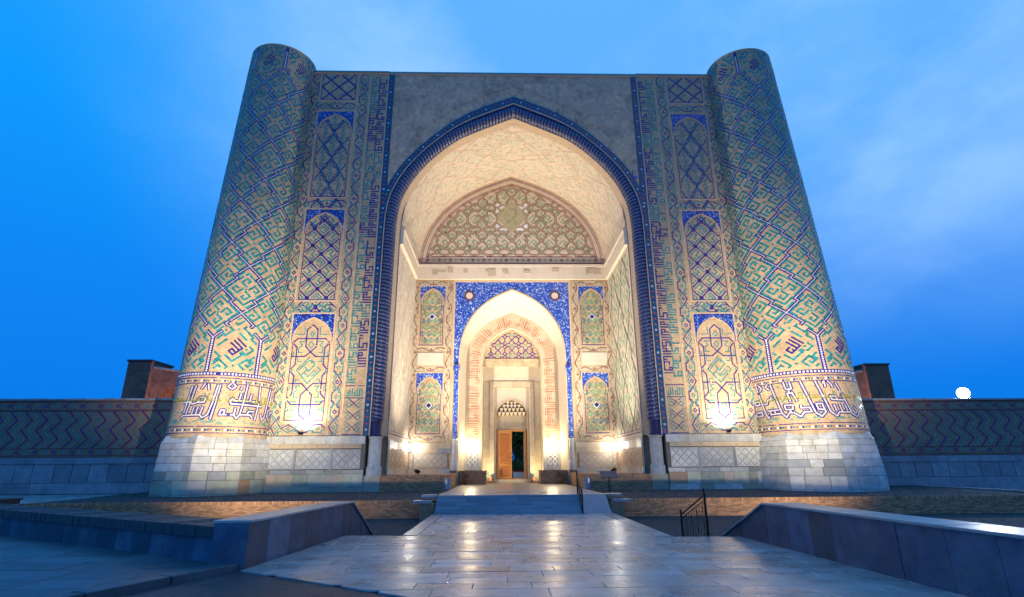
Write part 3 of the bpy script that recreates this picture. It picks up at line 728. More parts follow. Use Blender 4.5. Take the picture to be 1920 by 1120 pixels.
ZT = 33.0
def tower(sx, label):
    RB, RT = (3.04, 2.40) if sx < 0 else (3.36, 2.44)
    Rf = lambda z: RB-(RB-RT)*max(0, min(1, (z-4)/(ZT-4)))
    FX = sx*(16.0+RB)
    Xc = lambda z: sx*(16.0+Rf(z)); YC = YF-0.05
    t = thing('round_tower', label, 'tower', (sx*19.02, YC, 0.66), 'round corner towers')
    face = atan2(-(sx*19.0+1.08), -(YC))          # plan direction towards the approach side (angle from -Y handled below)
    th0 = math.atan2(sx*19.0+1.08, YC)            # azimuth of the tower from the landing
    def M(u, v, d):
        # u = arc length from the meridian facing the landing, to the viewer's right
        a = u/3.0; R = Rf(v)+d; ang = -pi/2-th0+a
        return (Xc(v)+R*cos(ang), YC+R*sin(ang), v)
    UH = 3.0*radians(118)
    # shaft
    bb = B(); n = 72; zs = [3.9, 4.2, 7.3, 10, 13, 16, 19, 22, 25, 28, 31, ZT]
    rows = [[(Xc(z)+Rf(z)*cos(2*pi*k/n), YC+Rf(z)*sin(2*pi*k/n), z) for k in range(n)] for z in zs]
    bb.grid(rows, 'buff_brick', close=True); bb.build('shaft', t, smooth=True)
    # rim: thin coping ring and a recessed cap
    bb = B(); rows = [[(Xc(ZT)+r*cos(2*pi*k/n), YC+r*sin(2*pi*k/n), z) for k in range(n)] for r, z in ((RT-.02, ZT+.001), (RT+.012, ZT+.002), (RT+.012, ZT+.05), (RT-.16, ZT+.05), (RT-.16, ZT-.4))]
    bb.grid(rows, 'buff_edge', close=True); bb.poly(rows[-1], 'teal_sheet'); bb.build('rim', t)
    # glazed brick decoration
    inl = Inlay(M, 0.016)
    vn = 9.95; pu, pv = 2.92, 3.24
    vt = vn+pv*6.5
    def keep(u, v):
        k = (u/pu) % 1.0; f = abs(k-.5)*2       # 0 on the posts' meridian, 1 on the house axis
        lo = vn-0.02+0*f
        # houses at the foot (nodes at u=(k+.5)pu), and upside down at the top (nodes at u=k*pu)
        if v < vn+f*pv/2-.12: return False
        g = 1-f
        if v > vt-g*pv/2+.12: return False
        return True
    banna_lattice(inl, -UH, UH, vn-.3, vt+.3, pu, pv, pu/2, vn, 'turquoise_glaze', 'cobalt_glaze', 'cream_glaze', cw=.42, keep=keep, seed=3 if sx < 0 else 5)
    su, sv = pu/(14*sqrt(2)), pv/(18*sqrt(2)); r2 = 1/sqrt(2)
    for k in range(-3, 4):
        uc = k*pu; up = uc+pu/2
        if abs(up) < UH:
            inl.rect(up-.14, 7.72, up+.14, vn+.05, 'cobalt_glaze')
            for i in range(15): inl.rect(up-.05, 7.78+i*.148, up+.05, 7.78+i*.148+.1, 'white_glaze', .005)
        if abs(uc) < UH:
            inl.rect(uc-.14, vt-.05, uc+.14, ZT-.1, 'cobalt_glaze')
            for i in range(10): inl.rect(uc-.05, vt+.02+i*.148, uc+.05, vt+.12+i*.148, 'white_glaze', .005)
        for (c0, flip) in ((uc, 1), (up, -1)):
            if abs(c0) > UH-.6: continue
            # name of God in the middle of each house, turned on the diagonal
            vc = 9.35 if flip > 0 else ZT-1.55
            W = WORDS['allah']
            occ = set()
            for i, row in enumerate(W):
                for j2, ch in enumerate(row):
                    p, q = j2-4.5, (3-i)
                    for dp in (-1, 0, 1):
                        for dq in (-1, 0, 1): occ.add((round(p+dp), round(q+dq)))
                    if ch == '#':
                        def uv(p_, q_): return (c0+(p_-q_)*r2*su*.82, vc+(p_+q_)*r2*sv*.82)
                        if abs(uv(p, q)[0]) < UH: inl.quad([uv(p+.03, q+.03), uv(p+.97, q+.03), uv(p+.97, q+.97), uv(p+.03, q+.97)], 'cobalt_glaze')
            # diagonal frets filling the rest of the house
            R = random.Random(k*7+flip+3*sx)
            T = TILE_B
            for p in range(-14, 15):
                for q in range(-14, 15):
                    u_, v_ = c0+(p-q)*r2*su, vc+(p+q)*r2*sv
                    f = abs(u_-c0)/(pu/2)
                    if f > .84 or (abs(u_) > UH): continue
                    if flip > 0 and (v_ < 7.9 or v_ > vn+.0+(1-f)*pv/2-.36): continue
                    if flip < 0 and (v_ > ZT-.25 or v_ < vt-(1-f)*pv/2+.36): continue
                    if abs(p+.2)*.82 < 5.2*1.0*.82 and abs(q-.2) < 4.0*.82+.6 and abs(p) < 5.2: continue
                    if T[q % 13][p % 13] == '#':
                        def uv2(p_, q_): return (c0+(p_-q_)*r2*su, vc+(p_+q_)*r2*sv)
                        inl.quad([uv2(p+.03, q+.03), uv2(p+.97, q+.03), uv2(p+.97, q+.97), uv2(p+.03, q+.97)], 'turquoise_glaze')
    # bands above and below the inscription
    def ringline(v, w, m, step=.16, g=.01, alt=None):
        u = -UH; i = 0
        while u < UH:
            inl.rect(u, v, u+step-g, v+w, m if not alt else alt[i % len(alt)], .0); u += step; i += 1
    ringline(7.54, .22, 'cobalt_glaze', .3, .004)
    u = -UH
    while u < UH: inl.rect(u, 7.595, u+.11, 7.705, 'white_glaze', .005); u += .2
    for v in (4.10, 4.48, 7.04, 7.38): ringline(v, .045, 'cobalt_glaze')
    for v in (4.24, 7.16): ringline(v, .12, 'turquoise_glaze', .15, .04, ('turquoise_glaze', 'rust_brick', 'white_glaze', 'cobalt_glaze'))
    inl.build('glazed_brick_pattern', t)
    # inscription band: white letters edged with dark blue
    ins = Inlay(M, 0.018)
    def to_uv(x, y):
        if sx < 0:
            X, Y = 330+x/5.895, 640+y/5.895; s = max(-.985, min(.985, (X-405)/96.)); yb = 806.5+(X-330)*.028; yt = 731.5+(X-330)*.055
        else:
            X, Y = 1430+x/8., 690+y/8.; s = max(-.985, min(.985, (X-1540)/103.)); yb = 820-(X-1430)*.032; yt = 728.5-(X-1430)*.062
        yb += -6*(1-s*s)*0; return (3.0*math.asin(s)*.97, 4.56+(yb-Y)/(yb-yt)*2.5)
    ST = [[to_uv(*p) for p in s] for s in (BAND_L if sx < 0 else BAND_R)]
    def dens(s):
        o = [s[0]]
        for a, c in zip(s[:-1], s[1:]):
            k = max(1, int(hypot(c[0]-a[0], c[1]-a[1])/.35))
            for i in range(1, k+1): o.append((a[0]+(c[0]-a[0])*i/k, a[1]+(c[1]-a[1])*i/k))
        return o
    for s in ST: ins.stroke(dens(s), .215, 'cobalt_glaze', .1, .0)
    for s in ST: ins.stroke(dens(s), .085, 'cream_glaze', .2, .0, .005)
    R = random.Random(11 if sx < 0 else 12)
    for i in range(110):     # little green sprigs between the letters
        u, v = R.uniform(-UH*.8, UH*.8), R.choice((R.uniform(4.62, 4.85), R.uniform(4.7, 7.0)))
        k = R.uniform(.08, .14); ins.stroke([(u-k, v), (u, v+k), (u+k, v)], .04, 'turquoise_glaze', .09, .01, -.012)
        if R.random() < .5: ins.stroke([(u, v-k*.6), (u, v+k*.4)], .035, 'green_glaze', .09, .01, -.012)
    ins.build('inscription_band', t)
    ins = Inlay(M, 0.026); thin_kufic(ins, -3.9, 3.9, 6.02, 'olive_glaze', 4 if sx < 0 else 9); ins.build('thin_inscription', t)
    # marble foot: eight-sided, laid in single blocks
    foot = B(); k8 = lambda r, z: [(FX+r*cos(-pi/2-th0+pi/8+k*pi/4), YC+r*sin(-pi/2-th0+pi/8+k*pi/4), z) for k in range(8)]
    ra, rb = RB+.27, RB+.42+(.12 if sx > 0 else 0)
    foot.grid([k8(rb-.03, .5), k8(rb-.03, 1.6), k8(ra-.03, 3.55), k8(RB+.05, 4.0)], 'joint', close=True); foot.poly(k8(RB+.05, 4.0), 'joint'); fo = foot.build('marble_foot', t)
    hs = [(.55, .68), (.68, 1.45), (1.45, 1.95), (1.95, 2.4), (2.4, 2.78), (2.78, 3.2), (3.2, 3.56), (3.56, 4.0)]
    for fi in range(8):
        if fi in (3, 4): continue
        c0, c1 = k8(1, 0)[fi-1], k8(1, 0)[fi]
        for ri, (za, zb) in enumerate(hs):
            def rz(z): return rb if z <= 1.6 else (rb+(ra-rb)*(z-1.6)/1.95 if z <= 3.56 else ra+(RB+.05-ra)*(z-3.56)/.44)
            cuts = [0]
            while cuts[-1] < 1: cuts.append(cuts[-1]+rnd.uniform(.2, .48)*(1.25 if ri == 1 else 1))
            cuts = [c for c in cuts if c < .86]+[1]
            mm = 'marble' if (sx > 0 or ri > 2) else 'marble_green'
            if sx > 0 and fi in (0,) : mm = 'marble'
            for a, c in zip(cuts[:-1], cuts[1:]):
                e = rnd.uniform(-.008, .012)
                def P(k, z, off):
                    A0, A1 = k8(rz(z)+off, z)[fi-1], k8(rz(z)+off, z)[fi]
                    return tuple(A0[i]+(A1[i]-A0[i])*k for i in range(3))
                g = .004
                inner = [P(a+g, za+.008, -.04), P(c-g, za+.008, -.04), P(c-g, zb-.008, -.04), P(a+g, zb-.008, -.04)]
                mid = [P(a+g, za+.008, .012+e), P(c-g, za+.008, .012+e), P(c-g, zb-.008, .012+e), P(a+g, zb-.008, .012+e)]
                outr = [P(a+g+.008, za+.022, .022+e), P(c-g-.008, za+.022, .022+e), P(c-g-.008, zb-.022, .022+e), P(a+g+.008, zb-.022, .022+e)]
                bb = B(); pick = mm
                rr = rnd.random()
                if rr < .03: pick = 'stone_ochre' if ri < 3 and sx < 0 else 'marble_dark'
                elif rr < .07: pick = 'marble_dark' if ri < 4 else 'marble'
                bb.grid([inner, mid, outr], pick, close=True); bb.poly(outr, pick)
                bb.build('marble_block', fo)
    return t
tower(-1, 'left round tower covered in turquoise and blue glazed brick on greenish marble foot')
tower(1, 'right round tower covered in turquoise and blue glazed brick on white marble foot')

# ------------------------------------------------------------------ the portal
portal = thing('mosque_portal', 'monumental tiled gateway with tall pointed arch, deep vault and small wooden door', 'gateway', (0, YF, ZP))
ZTOP = 32.7
def arch_frame_panel(par, xc, w, z0, z1, zs, za, Y, field, blue='blue_mosaic', edge='buff_edge', name='arched_panel', depth=.05):
    """sunk rectangular panel with a pointed field and mosaic spandrels; returns its Inlay, clipped to the field"""
    h = w/2
    bb = B()
    for a, c, d_, e in ((xc-h-.1, xc-h, z0-.1, z1+.1), (xc+h, xc+h+.1, z0-.1, z1+.1)): bb.box(a, c, Y-.03, Y+.05, d_, e, edge)
    bb.box(xc-h, xc+h, Y-.029, Y+.05, z0-.1, z0, edge); bb.box(xc-h, xc+h, Y-.029, Y+.05, z1, z1+.1, edge)
    o = bb.build(name, par)
    hw = h-.10
    arc = full_arch(hw, zs, za)
    # spandrels
    bb = B()
    if za is not None and blue:
        half = [(x, z) for x, z in arc]
        for (xa, zA), (xb, zB) in zip(half[:-1], half[1:]):
            bb.poly([(xc+xa, Y-.004, zA), (xc+xb, Y-.004, zB), (xc+xb, Y-.004, z1), (xc+xa, Y-.004, z1)], blue)
        bb.poly([(xc-h, Y-.004, zs), (xc-hw, Y-.004, zs), (xc-hw, Y-.004, z1), (xc-h, Y-.004, z1)], blue)
        bb.poly([(xc+hw, Y-.004, zs), (xc+h, Y-.004, zs), (xc+h, Y-.004, z1), (xc+hw, Y-.004, z1)], blue)
        bb.build('mosaic_spandrel', o)
        # raised outline of the arch
        bb = B(); out = full_arch(hw+.05, zs, za+.06); rows = []
        for y in (Y+.01, Y-.03): rows.append([(xc+x, y, z) for x, z in out])
        rows.append([(xc+x, Y-.03, z) for x, z in arc]); rows.append([(xc+x, Y+.01, z) for x, z in arc])
        bb.grid(rows, edge); bb.build('arch_moulding', o)
    inl = Inlay(frontmap(xc, 0, Y), .012)
    inl.clip = in_arch(hw-.02, zs, za)
    inl.stroke([(-hw+.05, z0+.05), (hw-.05, z0+.05), (hw-.05, zs)], .05, 'cobalt_glaze', .2, 0); inl.stroke([(-hw+.05, zs), (-hw+.05, z0+.05)], .05, 'cobalt_glaze', .2, 0)
    inl.clip = in_arch(hw-.12, zs, za-.1)
    return o, inl, hw
def fret_s(inl, u, v, s, m, flip=1, w=.085):
    k = s
    inl.stroke([(u-k*flip, v), (u, v+k), (u+k*.5*flip, v+k*.5), (u-k*.1*flip, v-k*.05), (u+k*.35*flip, v-k*.5)], w, m, .1)
    inl.stroke([(u+k*flip, v), (u, v-k), (u-k*.5*flip, v-k*.5)], w, m, .1)
def fret_box(inl, u, v, s, m, w=.085):
    inl.stroke([(u-s, v), (u, v+s), (u+s, v), (u, v-s), (u-s*.62, v-s*.38)], w, m, .1)
    inl.stroke([(u-s*.45, v+.0), (u, v+s*.45), (u+s*.45, v), (u, v-s*.42)], w, m, .1)

def pylon(sx):
    x0, x1 = sx*9.98, sx*16.6
    t = portal
    bb = B(); bb.box(x0, x1, YF, YF+8.0, .5, ZTOP-.35, 'buff_brick'); body = bb.build('pylon', t)
    X0, X1 = min(11.42, 16.05), 16.05
    # coping
    bb = B(); bb.box(sx*9.98, sx*16.5, YF-.06, YF+8.02, ZTOP-.345, ZTOP-.2, 'buff_edge'); bb.box(sx*9.98, sx*16.5, YF-.12, YF+8.05, ZTOP-.199, ZTOP-.12, 'teal_sheet'); bb.build('coping', body)
    xc = sx*13.9
    zA = ZTOP-.35
    # framing strips around border and inscription band
    bb = B()
    for a, c in ((11.36, 11.46), (16.0, 16.1), (9.98, 10.06)):
        bb.box(sx*a, sx*c, YF-.035, YF+.02, 4.08, zA, 'buff_edge')
    bb.build('frame_strip', body)
    # chain border round the panels
    inl = Inlay(frontmap(0, 0, YF), .012)
    w = .72
    xs_in, xs_out = sx*11.92, sx*15.66
    for xx in (xs_in, xs_out): chain_border(inl, xx, 4.15, xx, zA, w, per=.98)
    for zz in (4.55, 12.68, 20.78, 29.3): chain_border(inl, min(sx*12.45, sx*15.3), zz, max(sx*12.45, sx*15.3), zz, .62, per=.9)
    inl.build('chain_border_tiles', body)
    # panels, bottom to top
    o, p, hw = arch_frame_panel(body, xc, 2.8, 5.03, 12.28, 10.3, 12.0, YF, 0)
    H = 12.0-5.1; N_ = lambda x, y: (x*hw, 5.08+y*H)
    pu = 'cobalt_glaze'; tq = 'turquoise_glaze'
    loop = [(-.72, .79), (-.95, .745), (-.72, .70), (-.72, .53), (-.97, .475), (-.72, .42), (-.72, .25), (-.97, .195), (-.72, .145), (.72, .145), (.97, .195), (.72, .25), (.72, .42), (.97, .475), (.72, .53), (.72, .70), (.95, .745), (.72, .79)]
    p.stroke([N_(*q) for q in loop], .085, pu, .1, closed=True)
    for s in (-1, 1):
        p.stroke([N_(*q) for q in ((0, .93), (s*.28, .88), (s*.28, .71), (0, .655), (-s*.28, .61), (-s, .61))], .085, pu, .1)
        p.stroke([N_(*q) for q in ((0, .01), (s*.28, .05), (s*.28, .235), (0, .29), (-s*.28, .345), (-s, .345))], .085, pu, .1)
        for yy in (.70, .26):
            p.stroke([N_(*q) for q in ((s*.4, yy-.05), (s*.62, yy-.05), (s*.62, yy), (s*.45, yy+.02), (s*.62, yy+.06), (s*.36, yy+.06))], .07, tq, .1)
            p.stroke([N_(*q) for q in ((s*.45, yy-.09), (s*.8, yy-.09))], .07, tq, .1)
        for yy in (.56, .38): p.stroke([N_(*q) for q in ((s*.4, yy), (s*.62, yy), (s*.62, yy+(.04 if yy > .5 else -.04)))], .06, tq, .1)
        for yy in (.475, .64, .30, .1, .84): p.stroke([N_(*q) for q in ((s*.96, yy-.035), (s*.84, yy), (s*.96, yy+.035))], .06, tq, .1)
        p.stroke([N_(*q) for q in ((s*.8, .03), (s*.45, .03), (s*.62, .1), (s*.84, .09))], .07, tq, .1)
        p.stroke([N_(*q) for q in ((s*.75, .83), (s*.4, .83), (s*.4, .9))], .07, tq, .1)
    p.stroke([N_(*q) for q in ((0, .86), (-.12, .835), (0, .81), (.12, .835))], .07, tq, .1, closed=True)
    p.stroke([N_(*q) for q in ((0, .76), (-.14, .73), (0, .69), (.14, .73))], .07, tq, .1, closed=True)
    p.stroke([N_(*q) for q in ((0, .15), (-.14, .12), (0, .08), (.14, .12))], .07, tq, .1, closed=True)
    c = (0, .475)
    for k, bits in enumerate([[(0, .13), (-.62, 0), (-.25, -.075)], [(.08, .105), (.30, .055), (0, -.01), (-.2, .03)], [(-.48, .0), (0, .1), (.14, .07)], [(.42, .03), (.62, 0), (.0, -.13), (-.38, -.05), (-.1, .0)], [(.3, .0), (0, -.065), (-.2, -.03)], [(.18, -.06), (.4, -.015)]]):
        p.stroke([N_(x, .475+y) for x, y in bits], .08, tq, .1)
    p.build('girih_tiles', o)
    # second: square lattice with frets
    o, p, hw = arch_frame_panel(body, xc, 2.8, 13.28, 20.28, 18.4, 20.0, YF, 0)
    s = .66
    for i in range(-1, 13):
        for j in (-2, -1, 0, 1, 2):
            u, v = j*s, 13.45+i*s
            if (i+j) % 2: continue
            p.stroke([(u, v-s), (u+s, v)], .10, pu, .11); p.stroke([(u, v-s), (u-s, v)], .10, pu, .11)
            if i % 4 == 0: fret_box(p, u, v, s*.55, tq, .085)
            else: fret_s(p, u, v, s*.62, tq, 1 if i % 3 else -1, .09)
            p.stroke([(u-.13, v-s), (u, v-s+.13), (u+.13, v-s), (u, v-s-.13)], .07, pu, .1, closed=True)
    p.build('lattice_tiles', o)
    # third: wavy hexagon chains
    o, p, hw = arch_frame_panel(body, xc, 2.8, 21.3, 28.8, 26.8, 28.5, YF, 0)
    per = 2.3
    for c0 in (-.66, .66, 0):
        for i in range(-1, 5):
            v = 21.2+i*per+(per/2 if c0 == 0 else 0)
            for sg in (-1, 1):
                p.stroke([(c0, v), (c0+sg*.42, v+.42), (c0+sg*.42, v+.62), (c0+sg*.66, v+.86), (c0+sg*.66, v+1.0+.3), (c0+sg*.42, v+1.55), (c0+sg*.42, v+1.7), (c0, v+per)], .085, pu, .11)
    for i in range(14):
        for j in (-1.5, -.75, 0, .75, 1.5):
            fret_s(p, j*.88, 21.5+i*.56+(.28 if int(j*2) % 2 else 0), .24, tq, 1 if i % 2 else -1, .07)
    p.build('hexagon_tiles', o)
    # top panel: crossed lines on turquoise
    bb = B(); z0, z1 = 29.85, zA-.12
    for a, c, d_, e in ((xc-1.5, xc-1.4, z0-.1, z1), (xc+1.4, xc+1.5, z0-.1, z1)): bb.box(a, c, YF-.03, YF+.02, d_, e, 'buff_edge')
    bb.box(xc-1.4, xc+1.4, YF-.029, YF+.02, z0-.1, z0, 'buff_edge')
    o = bb.build('top_panel', body)
    p = Inlay(frontmap(xc, 0, YF), .012); p.clip = lambda u, v: abs(u) < 1.36 and z0+.03 < v < z1
    for k in (-2, -1, 0, 1, 2):
        p.stroke([(k*1.35-1.6, 31.1-1.5), (k*1.35+1.6, 31.1+1.5)], .13, pu, .13); p.stroke([(k*1.35+1.6, 31.1-1.5), (k*1.35-1.6, 31.1+1.5)], .13, pu, .13)
    p.stroke([(-1.34, z0+.04), (1.34, z0+.04)], .06, pu, .2, 0); p.stroke([(-1.33, z1), (-1.33, z0)], .06, pu, .2, 0); p.stroke([(1.33, z1), (1.33, z0)], .06, pu, .2, 0)
    R = random.Random(5)
    for i in range(28):
        u, v = R.uniform(-1.25, 1.25), R.uniform(z0+.15, z1-.1); p.stroke([(u-.12, v), (u+.1, v+.1)], .07, tq, .12, .01, -.004)
    p.build('crossed_line_tiles', o)
    # tall kufic inscription
    ins = Inlay(frontmap(0, 0, YF), .014); R = random.Random(21+sx)
    for (xa, m, cw) in ((10.72, tq, .086), (10.10, pu, .086)):
        v = 31.9 if m == pu else 32.1
        while v > 7.6:
            wd = WORDS[R.choice(list(WORDS))]; n = len(wd[0])*.092
            if v-n < 7.45: break
            ul = min(sx*xa, sx*(xa+7*cw))
            ins.bitmap(wd, ul, v-n, cw, .092, m if R.random() > .12 else (tq if m == pu else pu), rot=1, gap=.05); v -= n+.1
            if R.random() < .4 and v > 8: ins.rect(ul, v-.07, ul+7*cw, v-.01, m); v -= .15
    for zz in (7.30, 6.5, 4.16):
        ins.stroke([(sx*10.1, zz), (sx*11.33, zz)], .05, pu, .2, 0)
    ins.build('kufic_inscription', body)
    ins = Inlay(frontmap(0, 0, YF), .014); xk = sx*10.71
    ins.bitmap(WORDS['la_ilaha'], xk-.52, 6.62, .08, .075, tq)
    for k, zz in enumerate((4.5, 5.25, 6.05)):
        for s in (-1, 1):
            ins.stroke([(xk+s*.15, zz), (xk+s*.33, zz+.18), (xk+s*.5, zz), (xk+s*.33, zz-.18)], .06, tq, .09, closed=True)
            ins.stroke([(xk+s*.52, zz+.2), (xk+s*.33, zz+.38), (xk+s*.52, zz+.52)], .05, tq, .09)
        ins.stroke([(xk-.3, zz+.35), (xk, zz+.12), (xk+.3, zz+.35)], .06, pu, .09); ins.stroke([(xk-.2, zz-.1), (xk, zz+.1), (xk+.2, zz-.1)], .05, 'plum_brick', .09)
    ins.build('star_panel_tiles', body)
    # marble base
    bs_ = bx('marble_base', body, sx*9.72, sx*16.3, YF-.10, YF+.5, .5, 4.02, 'joint')
    mmx = 'marble_green' if sx < 0 else 'marble'
    def stone(xa, xb, ya, za, zb, m, nm='marble_block'):
        b2 = B(); xa, xb = min(xa, xb), max(xa, xb); e = rnd.uniform(-.008, .008)
        b2.box(xa+.006, xb-.006, ya+e, YF-.09, za+.006, zb-.006, m)
        return b2.build(nm, bs_ if False else body)
    for (za, zb, ya, wl, ms) in ((3.56, 4.06, YF-.22, 1.5, ('marble',)), (.56, 1.0, YF-.30, 1.3, (mmx, 'marble_green')), (1.0, 1.72, YF-.26, 1.0, (mmx, 'marble_green', 'stone_warm')), (1.72, 1.98, YF-.2, 1.1, ('marble', 'marble_dark', mmx))):
        x = 9.72
        while x < 16.2:
            l = min(rnd.uniform(.55, 1.25)*wl, 16.25-x)
            if 16.25-(x+l) < .3: l = 16.25-x
            mm = rnd.choice(ms)
            if za == 1.0 and rnd.random() < .10: mm = 'stone_ochre'
            stone(sx*x, sx*(x+l), ya, za, zb, mm); x += l
    # dentil course
    b2 = B(); b2.box(sx*9.95, sx*16.2, YF-.16, YF-.09, 3.30, 3.555, 'stone_warm')
    for i in range(70): b2.box(sx*(10.0+i*.088), sx*(10.05+i*.088), YF-.185, YF-.161, 3.36, 3.48, 'stone_ochre' if i % 9 == 4 else 'stone_warm')
    b2.build('dentil_course', body)
    # dado: three panels of star-and-cross inlay
    for k, (xa, xb) in enumerate(((9.98, 11.75), (11.95, 14.05), (14.25, 16.0))):
        pb = B(); pb.box(sx*xa, sx*xb, YF-.14, YF-.09, 2.04, 3.22, 'marble'); po = pb.build('dado_panel', body)
        pi_ = Inlay(frontmap(sx*(xa+xb)/2, 2.63, YF-.14), .004); W2 = (xb-xa)/2-.07
        pi_.clip = lambda u, v: abs(u) < W2 and abs(v) < .53
        star_cross(pi_, W2, .53, .265, 'marble_dark')
        pi_.clip = None
        pi_.stroke([(-W2, -.53), (W2, -.53), (W2, .53), (-W2, .53)], .02, 'marble_dark', .5, 0, closed=True)
        pi_.build('star_lines', po)
    for xa, xb in ((11.76, 11.94), (14.06, 14.24), (16.01, 16.24)):
        stone(sx*xa, sx*xb, YF-.17, 1.98, 3.28, 'marble_dark', 'pilaster_strip')
    return body
def star_cross(inl, W, Hh, s, m, w=.022):
    """eight-pointed stars and crosses, as joints"""
    nu, nv = int(W/s)+2, int(Hh/s)+2; k = s*.414
    for i in range(-nu, nu+1):
        for j in range(-nv, nv+1):
            if (i+j) % 2: continue
            u, v = i*s, j*s
            pts = []
            for q in range(16):
                a = q*pi/8; r = s*.92 if q % 2 == 0 else s*.66
                pts.append((u+r*cos(a), v+r*sin(a)))
            inl.stroke(pts, w, m, .2, 0, closed=True)
for sx in (-1, 1): pylon(sx)

# ---- central spandrel wall and its arch mouldings
OUT = [(-x, z) for x, z in [(9.98, 4.05), (9.98, 12), (9.98, 19.3)]]
def band_curve(hs, pts, z0, jn=4):
    r = [(hs, z0+(pts[0][1]-z0)*i/jn) for i in range(jn)]+spline(pts, 6)
    return [(-x, z) for x, z in r]+[(x, z) for x, z in r[-2::-1]]
O_C = band_curve(9.98, [(9.98, 19.2), (9.9, 20.8), (9.5, 22.3), (8.4, 24.3), (6.15, 26.75), (3.5, 28.75), (0, 30.3)], 4.06)
I_C = band_curve(8.86, [(8.86, 17.4), (8.83, 19.2), (8.6, 21.1), (7.65, 23.2), (6.3, 24.95), (4.2, 26.65), (0, 28.62)], 4.06)
TOPC = 32.5
bb = B(); prev = None
arc = [p for p in O_C if p[1] > 19.3]
for (xa, za), (xb, zb) in zip(arc[:-1], arc[1:]):
    bb.poly([(xa, YF+.06, za), (xb, YF+.06, zb), (xb, YF+.06, TOPC), (xa, YF+.06, TOPC)], 'plaster')
bb.box(-9.97, 9.97, YF+.3, YF+1.0, 30.4, TOPC, 'plaster')
sw = bb.build('spandrel_wall', portal)
bx('parapet_coping', sw, -9.97, 9.97, YF-.04, YF+1.2, TOPC+.003, TOPC+.10, 'teal_sheet')
bx('parapet_course', sw, -9.97, 9.97, YF+.0, YF+.055, TOPC-.16, TOPC, 'buff_edge')
# ghost of a lost larger arch: a thin raised plaster ridge, and remains of mosaic at the right
bb = B(); g = [(x*1.04, z+1.0) for x, z in arc if z+1.0 < 31.6 and abs(x) < 7.6]
for (xa, za), (xb, zb) in zip(g[:-1], g[1:]):
    bb.hexa([(xa, YF+.02, za), (xb, YF+.02, zb), (xb, YF+.07, zb), (xa, YF+.07, za), (xa, YF+.03, za+.10), (xb, YF+.03, zb+.10), (xb, YF+.07, zb+.10), (xa, YF+.07, za+.10)], 'plaster')
bb.build('plaster_ridge', sw)
R = random.Random(3); bb = B()
for i in range(60):
    x, z = 9.35-abs(R.gauss(0, .35)), 22.6+R.uniform(-1.3, 1.3); r = R.uniform(.08, .17)
    lim = 9.5-(z-22.3)*.55 if z > 22.3 else 9.9
    if x < lim-.1 and z < 22: continue
    bb.poly([(x+r*cos(a), YF+.02+R.uniform(0, .02), z+r*sin(a)) for a in (0, 1.1, 2.2, 3.2, 4.3, 5.3)], 'buff_edge' if i % 3 else 'blue_mosaic')
bb.build('mosaic_remains', sw, kind='stuff')
bb = B(); R = random.Random(41)
for i in range(26):
    x, z = R.uniform(-9.2, 9.2), R.uniform(24.5, 32.1); w_, h_ = R.uniform(.3, 1.4), R.uniform(.2, .8)
    if z-h_ < 30.6-abs(x)*.62: continue
    n_ = R.randint(6, 9); d_ = R.uniform(.004, .016)
    bb.poly([(x+w_*R.uniform(.7, 1.1)*cos(q*2*pi/n_), YF+.058-d_, z+h_*R.uniform(.7, 1.1)*sin(q*2*pi/n_)) for q in range(n_)], 'plaster' if i % 3 else 'plaster_patch')
bb.build('plaster_patches', sw, kind='stuff')
# iron pegs along the arch
bb = B()
for k in (14, 17, 20, 22, 24, 25, 27, 30):
    i = min(len(arc)-1, int(k/38*len(arc))); x, z = arc[i]; bb.tube([(x, YF+.06, z+.03), (x+rnd.uniform(-.1, .1), YF-.25, z+.3)], .02, 'iron', 5)
bb.build('iron_pegs', sw, kind='stuff')
# vertical mosaic strips beside the spandrels
for sx in (-1, 1):
    st = bx('mosaic_strip', portal, sx*9.55, sx*9.975, YF-.02, YF+.058, 20.6, TOPC-.17, 'teal_strip')
def ring(k0, k1, y0, y1, m, name, extra=None):
    bb = B(); A, C = lerp2(O_C, I_C, k0), lerp2(O_C, I_C, k1)
    bb.grid([[(x, y0+.3, z) for x, z in A], [(x, y0, z) for x, z in A], [(x, y1, z) for x, z in C], [(x, y1+.3, z) for x, z in C]], m)
    return bb.build(name, portal)
strip = ring(0, .36, YF-.025, YF-.025, 'teal_strip', 'dotted_mosaic_band')
ring(.362, .42, YF-.05, YF-.05, 'buff_edge', 'arch_fillet')
ring(.422, .54, YF-.01, YF+.10, 'navy_mosaic', 'blue_mosaic_band')
ring(.90, 1.0, YF+.42, YF+.45, 'rope_dark', 'inner_arch_edge')
# flower dots
bb = B(); mid = lerp2(O_C, I_C, .18); acc = 0; i = 0
pl = []
for a, c in zip(mid[:-1], mid[1:]):
    l = hypot(c[0]-a[0], c[1]-a[1]); n = max(1, int(l/.05))
    for q in range(n): pl.append((a[0]+(c[0]-a[0])*q/n, a[1]+(c[1]-a[1])*q/n))
last = None
vs = [(sx*9.77, z) for sx in (-1, 1) for z in [20.9+.36*i for i in range(31)]]
for p in pl:
    if last is None or hypot(p[0]-last[0], p[1]-last[1]) > .36: vs.append(p); last = p
for i, (x, z) in enumerate(vs):
    c = ('red_tile', 'red_tile', 'rust_brick', 'white_glaze')[i % 4]; r = .075 if c == 'white_glaze' else .085
    n = 8 if c == 'white_glaze' else 4
    bb.poly([(x+r*cos(a*2*pi/n), YF-.035, z+r*sin(a*2*pi/n)) for a in range(n)], c)
    if c == 'white_glaze': bb.poly([(x+.04*cos(a*pi/3), YF-.039, z+.04*sin(a*pi/3)) for a in range(6)], 'cobalt_glaze')
bb.build('flower_tiles', portal, kind='stuff')
